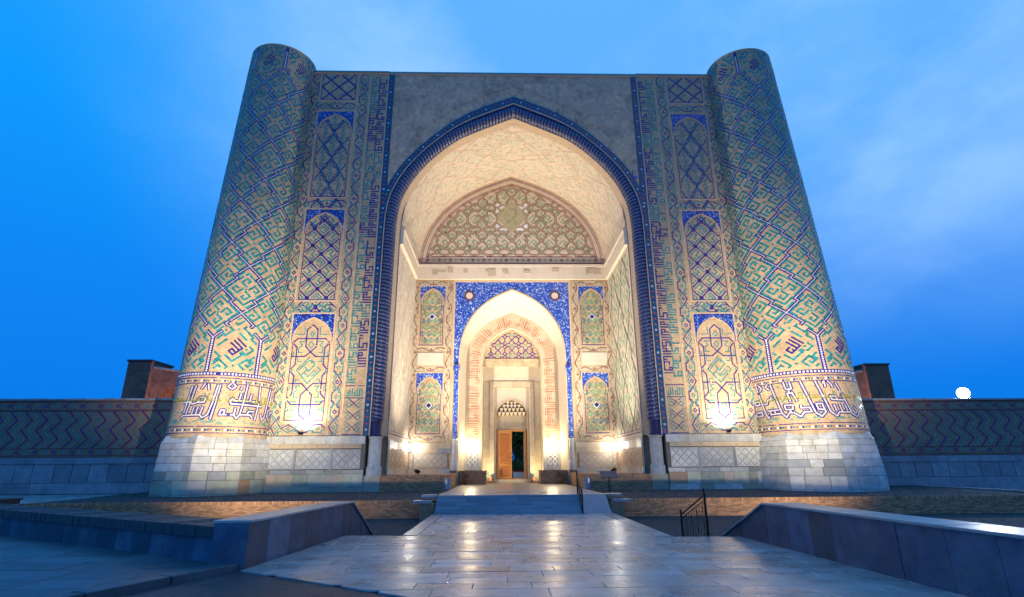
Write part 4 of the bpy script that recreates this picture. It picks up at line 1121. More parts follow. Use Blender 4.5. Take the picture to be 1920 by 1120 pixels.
# twisted rope column that runs all round the arch
cen = lerp2(O_C, I_C, .73); P = []
for a, c in zip(cen[:-1], cen[1:]):
    l = hypot(c[0]-a[0], c[1]-a[1]); n = max(1, int(l/.05))
    for q in range(n): P.append((a[0]+(c[0]-a[0])*q/n, a[1]+(c[1]-a[1])*q/n))
P.append(cen[-1]); P = [p for p in P if p[1] > 5.0]
bb = B(); seg = 22; rows = []; acc = 0; prev = P[0]
bb.mi('rope_light'); bb.mi('rope_dark')
half_len = sum(hypot(P[i+1][0]-P[i][0], P[i+1][1]-P[i][1]) for i in range(len(P)-1))/2
for i, (x, z) in enumerate(P):
    a, c = P[max(0, i-1)], P[min(len(P)-1, i+1)]; tx, tz = c[0]-a[0], c[1]-a[1]; l = hypot(tx, tz); nx, nz = -tz/l, tx/l
    acc += hypot(x-prev[0], z-prev[1]); prev = (x, z)
    tw = (acc if acc < half_len else 2*half_len-acc)*2.6*(1)
    row = []
    for k in range(seg):
        th = 2*pi*k/seg; r = .40*(1+.10*abs(sin((th*2+tw*9.0)/2)))
        row.append((x+nx*r*cos(th), YF+.30-r*sin(th)*1.0, z+nz*r*cos(th)))
    rows.append(row)
n0 = len(bb.v)
for r in rows: bb.v.extend(r)
acc = 0
for i in range(len(rows)-1):
    acc += hypot(P[i+1][0]-P[i][0], P[i+1][1]-P[i][1])
    tw = (acc if acc < half_len else 2*half_len-acc)*2.6
    for k in range(seg):
        th = 2*pi*(k+.5)/seg; s_ = abs(sin((th*2+tw*9.0)/2))
        bb.f.append((n0+i*seg+k, n0+i*seg+(k+1) % seg, n0+(i+1)*seg+(k+1) % seg, n0+(i+1)*seg+k)); bb.m.append(0 if s_ > .72 else 1)
bb.build('twisted_rope_moulding', portal)
for sx in (-1, 1):
    x = sx*9.2
    bb = B(); bb.lathe([(.44, 0), (.44, .12), (.36, .2), (.36, .95), (.41, 1.02)], (x, YF+.30, 4.04), 'rope_dark', 16); bb.build('rope_plinth', portal)
    bb = B(); bb.hexa([(x-.55, YF-.12, .5), (x+.55, YF-.12, .5), (x+.55, YF+.9, .5), (x-.55, YF+.9, .5), (x-.55, YF-.12, 1.6), (x+.55, YF-.12, 1.6), (x+.55, YF+.9, 1.6), (x-.55, YF+.9, 1.6)], 'marble_green')
    bb.lathe([(.52, 0), (.52, .5), (.42, .6), (.42, 2.25), (.5, 2.35), (.5, 2.42)], (x, YF+.32, 1.6), 'marble', 8); bb.build('column_base', portal)

# ------------------------------------------------------------------ iwan interior
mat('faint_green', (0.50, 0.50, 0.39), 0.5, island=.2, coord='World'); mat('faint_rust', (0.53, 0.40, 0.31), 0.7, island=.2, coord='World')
mat('wall_green', (0.22, 0.36, 0.22), 0.5, island=.25, coord='World')
YB = 44.9; HW = 8.5; ZL0, ZL1 = 17.95, 19.35
iw = portal
# jamb returns behind the rope
bb = B(); A = I_C; C = [(x*HW/8.86, z if z < 17.5 else z-.25*(z-17.5)/11) for x, z in I_C]
bb.grid([[(x, YF+.45, z) for x, z in A], [(x, YF+1.0, z) for x, z in C]], 'buff_edge'); bb.build('arch_reveal', iw)
# side walls
for sx in (-1, 1):
    bb = B(); bb.grid([[(sx*HW, y, z) for y in (YF+.9, YF+3.5, YF+6, YB)] for z in (.5, 4, 10, 18.6)], 'vault_brick'); wl = bb.build('iwan_side_wall', iw)
    M = lambda u, v, d, s=sx: (s*(HW-d), YF+1.1+u, v)
    inl = Inlay(M, .010)
    banna_lattice(inl, .1, 7.6, 4.5, ZL0-.2, 3.7, 6.2, 1.9, 5.2, 'faint_green' if sx < 0 else 'wall_green', 'faint_rust' if sx < 0 else 'plum_brick', None, lw=.55, L=16, j=2, seed=8+sx)
    inl.stroke([(.1, 4.3), (7.6, 4.3)], .07, 'plum_brick', .2, 0); inl.stroke([(.1, 4.5), (7.6, 4.5)], .05, 'cobalt_glaze', .2, 0)
    inl.build('wall_pattern', wl)
    # marble dado of the side wall
    for (za, zb, ya, yb) in ((1.6, 2.0, 0, 1), (3.3, 3.9, 0, 1)):
        y = YF+1.0
        while y < YB-.05:
            l = min(rnd.uniform(.8, 1.5), YB-.02-y)
            bb = B(); bb.box(sx*(HW-.12-rnd.uniform(0, .01)), sx*(HW-.002), y+.005, y+l-.005, za+.005, zb-.005, rnd.choice(('stone_warm', 'marble'))); bb.build('marble_block', wl); y += l
    for i in range(5):
        y = YF+1.05+i*1.56
        bb = B(); bb.box(sx*(HW-.08), sx*(HW-.002), y+.03, y+1.5, 2.03, 3.27, 'stone_warm'); po = bb.build('dado_panel', wl)
        p = Inlay(lambda u, v, d, s=sx, y=y: (s*(HW-.08-d), y+.76+u, 2.65+v), .004); p.clip = lambda u, v: abs(u) < .66 and abs(v) < .55
        star_cross(p, .66, .55, .28, 'rust_brick', .018); p.build('star_lines', po)
    # ledge at the springing
    bb = B(); bb.box(sx*(HW-.22), sx*(HW+.3), YF+.95, YB, ZL0, ZL1-.25, 'white_plaster'); bb.box(sx*(HW-.28), sx*(HW+.3), YF+.95, YB, ZL1-.249, ZL1, 'white_plaster'); bb.build('springing_ledge', iw)
# vault
VA = full_arch(HW, 18.4, 28.35, n=6)
bb = B(); ny = 8
bb.grid([[(x, YF+.9+(YB-YF-.9)*i/ny, z) for x, z in VA] for i in range(ny+1)], 'vault_brick'); vault = bb.build('pointed_vault', iw, smooth=False)
cum = [0]
for a, c in zip(VA[:-1], VA[1:]): cum.append(cum[-1]+hypot(c[0]-a[0], c[1]-a[1]))
def vault_map(u, v, d):
    # u arc length from the left springing, v depth
    u = max(0, min(cum[-1]-1e-4, u)); i = 0
    lo, hi = 0, len(cum)-2
    while lo < hi:
        m_ = (lo+hi+1)//2
        if cum[m_] <= u: lo = m_
        else: hi = m_-1
    i = lo; t = (u-cum[i])/(cum[i+1]-cum[i]); a, c = VA[i], VA[i+1]
    x, z = a[0]+(c[0]-a[0])*t, a[1]+(c[1]-a[1])*t; tx, tz = c[0]-a[0], c[1]-a[1]; l = hypot(tx, tz)
    return (x+tz/l*d, YF+1.0+v, z-tx/l*d)
inl = Inlay(vault_map, .009)
banna_lattice(inl, 1.1, cum[-1]-1.1, .1, YB-YF-1.1, 4.4, 4.2, cum[-1]/2, 1.0, 'faint_green', 'faint_rust', None, lw=.55, seed=14)
inl.stroke([(1.1+i*(cum[-1]-2.2)/60, .12) for i in range(61)], .06, 'faint_rust', .3, 0)
inl.build('vault_pattern', vault)
# back wall above the ledge: tympanum
TA = full_arch(HW, 18.4, 28.35, n=6)
bb = B(); bb.poly([(x, YB, z) for x, z in TA]+[(HW, YB, 17.9), (-HW, YB, 17.9)], 'vault_brick'); ty = bb.build('tympanum', iw)
inl = Inlay(frontmap(0, 0, YB), .014); ct = in_arch(HW-.75, 18.4, 27.4)
inl.clip = lambda u, v: v > ZL1 and in_arch(HW-.12, 18.4, 28.2)(u, v)
for k, (off, top) in enumerate(((.22, 28.1), (.72, 27.5))):
    rim = [p for p in full_arch(HW-off, 18.4, top, n=5)]; inl.stroke(rim, .06, 'rust_brick', .16); inl.stroke([(x*.985, z-.13) for x, z in rim], .04, 'cobalt_glaze', .16)
inl.stroke([(-8.1, ZL1+.18), (8.1, ZL1+.18)], .09, 'plum_brick', .16); inl.stroke([(-7.7, ZL1+.78), (7.7, ZL1+.78)], .09, 'plum_brick', .16)
for i in range(-15, 16):
    inl.stroke([(i*.5-.12, ZL1+.48), (i*.5, ZL1+.6), (i*.5+.12, ZL1+.48), (i*.5, ZL1+.36)], .06, ('green_glaze', 'plum_brick')[i % 2], .09, closed=True)
inl.clip = lambda u, v: v > ZL1+.85 and ct(u, v)
def girih(inl, u, v, s, m, w):
    """one interlaced repeat: cross of broken bands round a star"""
    for (a, c) in ((1, 1), (-1, 1), (1, -1), (-1, -1)):
        inl.stroke([(u+a*s*1.0, v+c*s*.32), (u+a*s*.52, v+c*s*.32), (u+a*s*.32, v+c*s*.52), (u+a*s*.32, v+c*s)], w, m, .12)
        inl.stroke([(u+a*s*.32, v+c*s*.10), (u+a*s*.10, v+c*s*.32)], w, m, .12)
    inl.stroke([(u-s*.32, v+s*.52), (u, v+s*.84), (u+s*.32, v+s*.52)], w, m, .12); inl.stroke([(u-s*.32, v-s*.52), (u, v-s*.84), (u+s*.32, v-s*.52)], w, m, .12)
for i in range(-3, 4):
    for j in range(4):
        u, v = i*2.7, 20.6+j*2.2
        for w, m, lf in ((.18, 'plum_brick', .006), (.08, 'buff_edge', .012)):
            for (a, c) in ((1, 1), (-1, 1), (1, -1), (-1, -1)):
                P_ = [(u, v+c*1.1), (u+a*.42, v+c*.72), (u+a*.42, v+c*.30), (u+a*.9, v+c*.30), (u+a*1.35, 0*v+v)]
                inl.stroke(P_, w, m, .14, .01, lf)
                inl.stroke([(u+a*.42, v+c*.30), (u, v)], w, m, .14, .01, lf); inl.stroke([(u+a*.9, v+c*.3), (u+a*1.35, v+c*.75), (u+a*1.35, v+c*1.1)], w, m, .14, .01, lf)
inl.clip = lambda u, v: v > ZL1+.95 and in_arch(HW-1.1, 18.4, 27.0)(u, v) and abs(u)+abs(v-24.1) > 1.5
R = random.Random(17)
for i in range(-9, 10):
    for j in range(12):
        u, v = i*1.35+(.67 if j % 2 else 0), 20.75+j*.62
        fret_s(inl, u, v, .42, 'wall_green', R.choice((-1, 1)), .11)
inl.clip = None
inl.quad([(-1.55, 24.1), (0, 22.5), (1.55, 24.1), (0, 25.7)], 'buff_edge', .006)
for a, c in ((1, 1), (-1, 1), (1, -1), (-1, -1)): inl.quad([(a*1.45, 24.1+c*.25), (a*1.45, 24.1+c*1.35), (a*.35, 24.1+c*1.35)], 'white_glaze', .003)
inl.h = .026
for k in range(-3, 4):
    for q in range(-3, 4):
        if abs(k)+abs(q) < 7: fret_s(inl, (k-q)*.22, 24.1+(k+q)*.22, .13, 'wall_green', 1 if (k+q) % 2 else -1, .05)
inl.build('tympanum_tiles', ty)
# ledge across the back
bb = B(); bb.box(-HW+.2, HW-.2, YB-.22, YB-.001, ZL0, ZL1-.2, 'white_plaster'); bb.box(-HW+.2, HW-.2, YB-.27, YB-.001, ZL1-.199, ZL1-.01, 'white_plaster'); bb.build('back_ledge', iw)
bb = B()
for i in range(14): x = -7.5+rnd.uniform(0, 15); bb.box(x, x+rnd.uniform(.2, .8), YB-.23-i*.004, YB-.215, ZL0+rnd.uniform(.2, .7), ZL0+rnd.uniform(.8, 1.1), 'stone_warm')
bb.build('ledge_patches', iw, kind='stuff')
# ---- lower back wall round the second arch
H2, ZS2, ZA2 = 4.45, 10.6, 16.95
A2 = full_arch(H2, ZS2, ZA2, z0=ZP-.1, n=5)
bb = B()
for (xa, za), (xb, zb) in zip(A2[:-1], A2[1:]):
    if abs(xb-xa) > 1e-5: bb.poly([(xa, YB, za), (xb, YB, zb), (xb, YB, 18.0), (xa, YB, 18.0)], 'blue_mosaic_pale')
for sx in (-1, 1):
    p = [(sx*H2, YB, ZP-.2), (sx*5.0, YB, ZP-.2), (sx*5.0, YB, 10.36), (sx*H2, YB, 10.36)]; bb.poly(p, 'stone_warm')
    bb.poly([(sx*H2, YB, 10.36), (sx*5.0, YB, 10.36), (sx*5.0, YB, 18), (sx*H2, YB, 18)], 'blue_mosaic_pale')
sp_ = bb.build('mosaic_spandrel_wall', iw)
bb = B(); bb.box(-5.12, 5.12, YB-.05, YB-.001, 17.72, 17.95, 'buff_edge')
for sx in (-1, 1): bb.box(sx*4.98, sx*5.14, YB-.051, YB-.001, ZP, 17.71, 'buff_edge')
bb.build('spandrel_frame', sp_)
bb = B(); o2 = full_arch(H2+.12, ZS2, ZA2+.16, z0=ZP, n=5); bb.grid([[(x, YB-.001, z) for x, z in o2], [(x, YB-.06, z) for x, z in o2], [(x, YB-.06, z) for x, z in A2], [(x, YB+.05, z) for x, z in A2]], 'buff_edge'); bb.build('arch_moulding', sp_)
for sx in (-1, 1):
    bb = B(); n = 24
    for r0, r1, m, y in ((.30, .46, 'plum_brick', YB-.05), (0, .30, 'white_plaster', YB-.03)):
        ra_ = [[(sx*3.75+r*cos(2*pi*k/n), y, 16.45+r*sin(2*pi*k/n)) for k in range(n)] for r in (r1, max(r0, .001))]
        bb.grid(ra_, m, close=True)
    bb.build('roundel', sp_)
    bb = B(); bb.tube([(sx*4.73, YB-.08, 4.3), (sx*4.73, YB-.08, 9.9)], .19, 'blue_mosaic_pale', 12); bb.lathe([(.26, 0), (.3, .3), (.2, .5)], (sx*4.73, YB-.08, 9.85), 'blue_mosaic_pale', 12); bb.build('tiled_column', sp_)
    bb = B(); bb.lathe([(.3, 0), (.3, .6), (.24, .7), (.24, 2.3), (.3, 2.45)], (sx*4.73, YB-.08, 1.85), 'marble', 8); bb.build('column_base', sp_)
    # panelled side bays
    bb = B(); bb.poly([(sx*5.0, YB+.0, .5), (sx*HW, YB, .5), (sx*HW, YB, 18), (sx*5.0, YB, 18)], 'buff_brick'); bay = bb.build('side_bay', iw)
    xc = sx*6.95
    inl = Inlay(frontmap(0, 0, YB), .012); cc = ('plum_brick', 'faint_green')
    for xx in (sx*5.5, sx*8.28): chain_border(inl, xx, 4.2, xx, 17.7, .5, cols=cc, per=.95, sw=.06)
    for zz in (4.35, 10.0, 11.68, 17.62): chain_border(inl, min(sx*5.75, sx*8.1), zz, max(sx*5.75, sx*8.1), zz, .36, cols=cc, per=.8, sw=.055)
    inl.build('chain_border_tiles', bay)
    for (z0, z1, zs, za) in ((12.0, 17.35, 15.6, 17.1), (4.65, 9.65, 7.9, 9.3)):
        o, p, hw = arch_frame_panel(bay, xc, 2.2, z0, z1, zs, za, YB, 0, blue='blue_mosaic_pale')
        H_ = za-z0; N_ = lambda x, y, z0=z0, H_=H_, hw=hw: (x*hw, z0+y*H_)
        for s in (-1, 1):
            p.stroke([N_(*q) for q in ((0, .97), (s*.6, .8), (s*.25, .7), (-s*.6, .62), (-s*.85, .5), (-s*.6, .38), (s*.25, .3), (s*.8, .2), (s*.3, .05))], .055, 'rust_brick', .12, .03)
            p.stroke([N_(*q) for q in ((s*.8, .05), (s*.8, .3), (s*.55, .5), (s*.8, .7), (s*.8, .95))], .055, 'rust_brick', .12, .03)
        R = random.Random(int(z0))
        for i in range(-2, 3):
            for j in range(int(H_/.6)): fret_s(p, i*.52+(.26 if j % 2 else 0), z0+.45+j*.58, .23, 'turquoise_glaze' if R.random() < .4 else 'green_glaze', R.choice((-1, 1)), .085)
        p.diamond(0, z0+H_*.5, .30, 'white_glaze', .008); p.diamond(0, z0+H_*.5, .22, 'cobalt_glaze', .012)
        p.build('girih_tiles', o)
    bx('blank_panel', bay, sx*5.88, sx*8.04, YB-.06, YB-.001, 10.32, 11.37, 'white_plaster')
    # marble dado
    for (za, zb) in ((1.62, 1.98), (3.15, 3.55), (3.55, 4.0)):
        x = 5.02
        while x < HW-.05:
            l = min(rnd.uniform(.6, 1.3), HW-.01-x); bb = B(); e = rnd.uniform(0, .012)
            bb.box(sx*(x+.005), sx*(x+l-.005), YB-.14-e, YB-.002, za+.005, zb-.005, rnd.choice(('marble', 'stone_warm', 'stone_warm', 'marble_dark'))); bb.build('marble_block', bay); x += l
    bb = B(); bb.box(sx*5.3, sx*8.3, YB-.10, YB-.002, 2.0, 3.13, 'stone_warm'); po = bb.build('dado_panel', bay)
    p = Inlay(frontmap(sx*6.8, 2.565, YB-.10), .004); p.clip = lambda u, v: abs(u) < 1.45 and abs(v) < .52
    star_cross(p, 1.45, .52, .26, 'marble_dark', .024); p.build('star_lines', po)
# ---- splayed white arch and inscription ring
YR = 47.2
A3 = full_arch(4.05, 10.75, 15.55, z0=ZP-.1, n=5); A4 = full_arch(2.6, 10.75, 14.15, z0=ZP-.1, n=5)
bb = B(); bb.grid([[(x, YB+.05, z) for x, z in A2], [(x, YR, z) for x, z in A3]], 'white_plaster'); bb.build('white_arch_soffit', iw)
bb = B(); bb.grid([[(x, YR, z) for x, z in A3], [(x, YR, z) for x, z in A4]], 'stone_warm'); rg = bb.build('inscription_arch', iw)
bb = B(); bb.grid([[(x, YR, z) for x, z in A4], [(x, YR+.9, z) for x, z in A4]], 'white_plaster'); bb.build('inner_reveal', iw)
# edging lines of the ring
for k0, k1 in ((0.0, .05), (.93, 1.0)):
    bb = B(); a, c = lerp2(A3, A4, k0), lerp2(A3, A4, k1); bb.grid([[(x, YR-.001, z) for x, z in a], [(x, YR-.03, z) for x, z in a], [(x, YR-.03, z) for x, z in c], [(x, YR-.001, z) for x, z in c]], 'buff_edge'); bb.build('ring_edge', rg)
cumr = [0]; MR = lerp2(A3, A4, .5)
for a, c in zip(MR[:-1], MR[1:]): cumr.append(cumr[-1]+hypot(c[0]-a[0], c[1]-a[1]))
def ring_map(u, v, d):
    u = max(0, min(cumr[-1]-1e-4, u)); i = 0
    while i < len(cumr)-2 and cumr[i+1] < u: i += 1
    t = (u-cumr[i])/(cumr[i+1]-cumr[i]); L_ = lambda Q: (Q[i][0]+(Q[i+1][0]-Q[i][0])*t, Q[i][1]+(Q[i+1][1]-Q[i][1])*t)
    a, c = L_(A3), L_(A4); k = 1-v; return (a[0]+(c[0]-a[0])*k, YR-d, a[1]+(c[1]-a[1])*k)
ins = Inlay(ring_map, .012); R = random.Random(31); u = 3.4
KUF = [[[(0, .2), (0, .85)]], [[(0, .85), (0, .2), (.45, .2), (.45, .6)], [(.22, .2), (.22, .75)]], [[(0, .2), (0, .5), (.3, .5), (.3, .2), (0, .2)], [(.3, .2), (.6, .2), (.6, .85)]],
       [[(0, .85), (0, .2), (.7, .2), (.7, .45), (.5, .45), (.5, .2)], [(.25, .2), (.25, .85)]], [[(0, .3), (.25, .2), (.5, .2), (.5, .42)], [(.5, .42), (.7, .2), (.7, .85)]]]
while u < cumr[-1]-3.6:
    g = R.choice(KUF); wd = max(p[0] for s in g for p in s)
    for s in g:
        q = [(u+x, .08+y*.9) for x, y in s]
        for off, m_ in ((0, 'rust_brick'),):
            for a, c in zip(q[:-1], q[1:]):
                dx, dy = c[0]-a[0], (c[1]-a[1])*1.45; l = hypot(dx, dy) or 1; nx, ny = -dy/l*.07, dx/l*.07/1.45
                for sg in (-1, 1): ins.quad([(a[0]+nx*sg, a[1]+ny*sg), (c[0]+nx*sg, c[1]+ny*sg), (c[0]+nx*sg*1.7, c[1]+ny*sg*1.7), (a[0]+nx*sg*1.7, a[1]+ny*sg*1.7)], m_)
                ins.quad([(a[0]-nx, a[1]-ny), (c[0]-nx, c[1]-ny), (c[0]+nx, c[1]+ny), (a[0]+nx, a[1]+ny)], 'buff_edge', -.004)
    u += wd+.33
ins.build('inscription_letters', rg)
for sx in (-1, 1):     # square foot panels of the ring and its marble base
    bb = B(); bb.box(sx*2.66, sx*4.0, YR-.04, YR-.001, 1.85, 4.05, 'marble'); po = bb.build('marble_pier', rg)
    bb = B(); bb.box(sx*2.95, sx*3.8, YR-.07, YR-.041, 2.2, 3.2, 'marble_dark'); pp = bb.build('star_panel', po)
    p = Inlay(frontmap(sx*3.375, 2.7, YR-.07), .004); p.clip = lambda u, v: abs(u) < .4 and abs(v) < .48
    star_cross(p, .4, .48, .2, 'white_glaze', .03); p.build('star_lines', po)
# tympanum over the door
YT = 47.75
bb = B(); bb.poly([(x, YT, z) for x, z in full_arch(2.62, 10.75, 14.2, n=5)]+[(2.62, YT, 10.7), (-2.62, YT, 10.7)], 'buff_brick'); ty2 = bb.build('inner_tympanum', iw)
inl = Inlay(frontmap(0, 0, YT), .014); inl.clip = lambda u, v: v > 11.42 and in_arch(2.4, 10.75, 13.9)(u, v)
for i in range(-2, 3):
    for j in range(4):
        u, v = i*1.25, 11.7+j*.95
        for (a, c) in ((1, 1), (-1, 1), (1, -1), (-1, -1)):
            inl.stroke([(u, v+c*.47), (u+a*.2, v+c*.3), (u+a*.2, v+c*.14), (u+a*.42, v+c*.14), (u+a*.62, v)], .075, 'cobalt_glaze', .1); inl.stroke([(u+a*.42, v+c*.14), (u+a*.62, v+c*.33), (u+a*.62, v+c*.47)], .075, 'cobalt_glaze', .1)
        inl.stroke([(u-.12, v), (u, v+.12), (u+.12, v), (u, v-.12)], .07, 'green_glaze', .1, closed=True)
inl.stroke([(-2.4, 11.45), (2.4, 11.45)], .06, 'plum_brick', .2, 0)
inl.build('tympanum_tiles', ty2)
# white wall zone, stone door case
YD = 49.6
bb = B(); bb.poly([(-2.62, YT-.02, 11.38), (2.62, YT-.02, 11.38), (2.62, YD-.02, 11.38), (-2.62, YD-.02, 11.38)], 'white_plaster')
bb.poly([(-2.62, YD-.001, 9.6), (2.62, YD-.001, 9.6), (2.62, YD-.001, 11.4), (-2.62, YD-.001, 11.4)], 'white_plaster')
for sx in (-1, 1): bb.poly([(sx*2.6, YR+.85, .5), (sx*2.6, YD, .5), (sx*2.6, YD, 11.4), (sx*2.6, YR+.85, 11.4)], 'white_plaster')
bb.build('plastered_recess', iw)
dc = bx('door_case', iw, -2.58, 2.58, YD+.0, YD+.02, 9.62, 9.9, 'stone_warm')
for sx in (-1, 1):
    for k in range(7):
        z0, z1 = (ZP, 1.75) if k == 0 else (1.75+(k-1)*1.31, 1.75+k*1.31)
        bx('jamb_stone', dc, sx*1.58, sx*2.0, YD-.22, YD+.6, z0+.004, min(z1, 9.098)-.004, 'stone_warm' if k else 'marble_green', .0)
        bx('jamb_stone', dc, sx*2.005, sx*2.58, YD-.10, YD+.6, z0+.004, z1-.004, 'stone_warm' if k else 'marble_green', .0)
for i in range(4): bx('lintel_stone', dc, -2.0+i*1.0+.004, -1.0+i*1.0-.004, YD-.22, YD+.6, 9.10, 9.614, 'stone_warm')
# pointed niche over the door with stalactite steps
YN = 50.4
AN = full_arch(1.40, 6.55, 7.98, z0=ZP, n=4)
bb = B()
for (xa, za), (xb, zb) in zip(AN[:-1], AN[1:]):
    if abs(xb-xa) > 1e-5: bb.poly([(xa, YD+.35, za), (xb, YD+.35, zb), (xb, YD+.35, 9.2), (xa, YD+.35, 9.2)], 'white_plaster')
for sx in (-1, 1): bb.poly([(sx*1.4, YD+.35, ZP), (sx*1.6, YD+.35, ZP), (sx*1.6, YD+.35, 9.2), (sx*1.4, YD+.35, 9.2)], 'white_plaster')
nch = bb.build('niche_wall', iw)
bb = B(); of = full_arch(1.52, 6.6, 8.16, z0=ZP, n=4); bb.grid([[(x, YD+.349, z) for x, z in of], [(x, YD+.28, z) for x, z in of], [(x, YD+.28, z) for x, z in AN], [(x, YN+.3, z) for x, z in AN]], 'stone_warm'); bb.build('niche_moulding', nch)
bb = B(); bb.poly([(-1.4, YN+.25, 5.33)]+[(x, YN+.25, z) for x, z in AN if z > 5.4]+[(1.4, YN+.25, 5.33)], 'stone_warm')
bb.build('niche_back', nch)
bb = B()
for lv, (h_, z_, n_) in enumerate(((1.32, 6.6, 7), (1.12, 6.95, 6), (.85, 7.28, 5), (.5, 7.56, 3))):
    for i in range(n_):
        x = -h_+(i+.5)*2*h_/n_; w_ = h_/n_*.86
        pts = [(x-w_, YN-.30+lv*.04, z_+.3), (x+w_, YN-.30+lv*.04, z_+.3), (x+w_, YN+.2, z_+.3), (x-w_, YN+.2, z_+.3)]
        bb.hexa([(x-w_*.3, YN-.02, z_), (x+w_*.3, YN-.02, z_), (x+w_*.3, YN+.2, z_), (x-w_*.3, YN+.2, z_)]+pts, 'white_plaster')
bb.build('stalactite_vaulting', nch)
# threshold and door
bx('threshold', dc, -1.55, 1.55, YD+.1, YN+.55, ZP+.001, 1.05, 'stone_warm', .02)
YO = YN-.15
bb = B()
for xa, xb in ((-1.32, -1.19), (1.19, 1.32)): bb.box(xa, xb, YO, YO+.16, 1.05, 5.32, 'wood_light')
bb.box(-1.189, 1.189, YO, YO+.16, 5.18, 5.32, 'wood_light'); bb.box(-1.189, 1.189, YO, YO+.16, 1.052, 1.14, 'wood_light')
door = bb.build('door', portal)
def leaf(y):
    bb = B(); x0, x1, z0, z1 = -1.18, .0, 1.15, 5.17
    bb.box(x0, x1, y+.02, y+.06, z0, z1, 'wood')
    for a, c in ((x0, x0+.13), (x1-.13, x1)): bb.box(a, c, y-.01, y+.019, z0, z1, 'wood_light')
    for a, c in ((z0, z0+.16), (2.2, 2.34), (z1-.16, z1)): bb.box(x0+.131, x1-.131, y-.01, y+.019, a, c, 'wood_light')
    lo = bb.build('door_leaf', door)
    for a, c in ((1.31, 2.2), (2.34, 5.01)):
        bb = B(); bb.hexa([(x0+.16, y+.019, a+.03), (x1-.16, y+.019, a+.03), (x1-.16, y+.02, c-.03), (x0+.16, y+.02, c-.03), (x0+.24, y-.004, a+.11), (x1-.24, y-.004, a+.11), (x1-.24, y-.004, c-.11), (x0+.24, y-.004, c-.11)], 'wood'); bb.build('door_panel', lo)
    bb = B(); bb.lathe([(.02, 0), (.035, .03), (.02, .12)], (-.07, y-.02, 2.85), 'iron', 8); bb.build('handle', lo)
leaf(YO+.05)
# open leaf, swung inwards
bb = B(); bb.box(1.12, 1.18, YO+.17, YO+1.3, 1.15, 5.17, 'wood_light'); bb.build('door_leaf', door)
# closing walls behind, so that no daylight leaks in
bb = B()
for sx in (-1, 1):
    bb.box(sx*1.29, sx*9.2, YN+.56, YN+.9, .2, 19.3, 'buff_brick')
bb.box(-1.288, 1.288, YN+.56, YN+.9, 5.31, 19.3, 'buff_brick')
bb.box(-9.2, 9.2, YB+.3, YN+.9, 18.1, 19.3, 'buff_brick')
for sx in (-1, 1): bb.box(sx*4.5, sx*9.2, YB+.25, YN+.55, .2, 18.09, 'buff_brick'); bb.box(sx*8.6, sx*9.9, YF+1.1, YB+1, .5, 19.2, 'buff_brick')
bb.box(-9.9, 9.9, YB+.2, YB+1.2, 19.301, TOPC, 'buff_brick')
bb.box(-9.97, 9.97, YF+1.0, YB+1.2, 29.2, 29.6, 'buff_brick')
bb.build('masonry_core', portal)
# timber beam + mass of the passage walls
bb = B()
for sx in (-1, 1): bb.box(sx*1.42, sx*4.4, YN+.31, YN+.555, .3, 9.5, 'stone_warm')
bb.build('passage_wall', portal)

# raised brick platforms in the iwan
for sx in (-1, 1):
    t = thing('brick_platform', 'raised brick platform along the %s side wall inside the arch' % ('left' if sx < 0 else 'right'), 'platform', (sx*6.6, 36.1, ZP), 'brick platforms inside the arch')
    bx('core', t, sx*4.58, sx*8.62, 35.85, YB-.16, .5, 1.60, 'mortar')
    bx('top_paving', t, sx*4.6, sx*8.36, 36.05, YB-.17, 1.601, 1.63, 'fine_brick')
    bb = B(); xl = min(sx*4.58, sx*8.62); brick_face(bb, frontmap(xl, .5, 35.84), 4.04, 1.12); 
    s_ = sx; brick_face(bb, (lambda u, v, d: (-4.58+d, 35.84+u, .5+v)) if sx < 0 else (lambda u, v, d: (4.58-d, 35.84+u, .5+v)), YB-36.0, 1.12)
    bb.build('brickwork', t, kind='stuff')
    t = thing('brick_bench', 'small brick block at the %s of the door carrying a lamp' % ('left' if sx < 0 else 'right'), 'bench', (sx*3.3, 46, ZP), 'brick blocks beside the door')
    bx('core', t, sx*2.2, sx*4.36, 45.05, 47.1, .5, 1.82, 'mortar')
    bb = B(); xl = min(sx*2.2, sx*4.36); brick_face(bb, frontmap(xl, .6, 45.04), 2.16, 1.24)
    brick_face(bb, (lambda u, v, d: (-2.2+d, 45.04+u, .6+v)) if sx < 0 else (lambda u, v, d: (2.2-d, 45.04+u, .6+v)), 2.06, 1.24)
    bb.build('brickwork', t, kind='stuff')

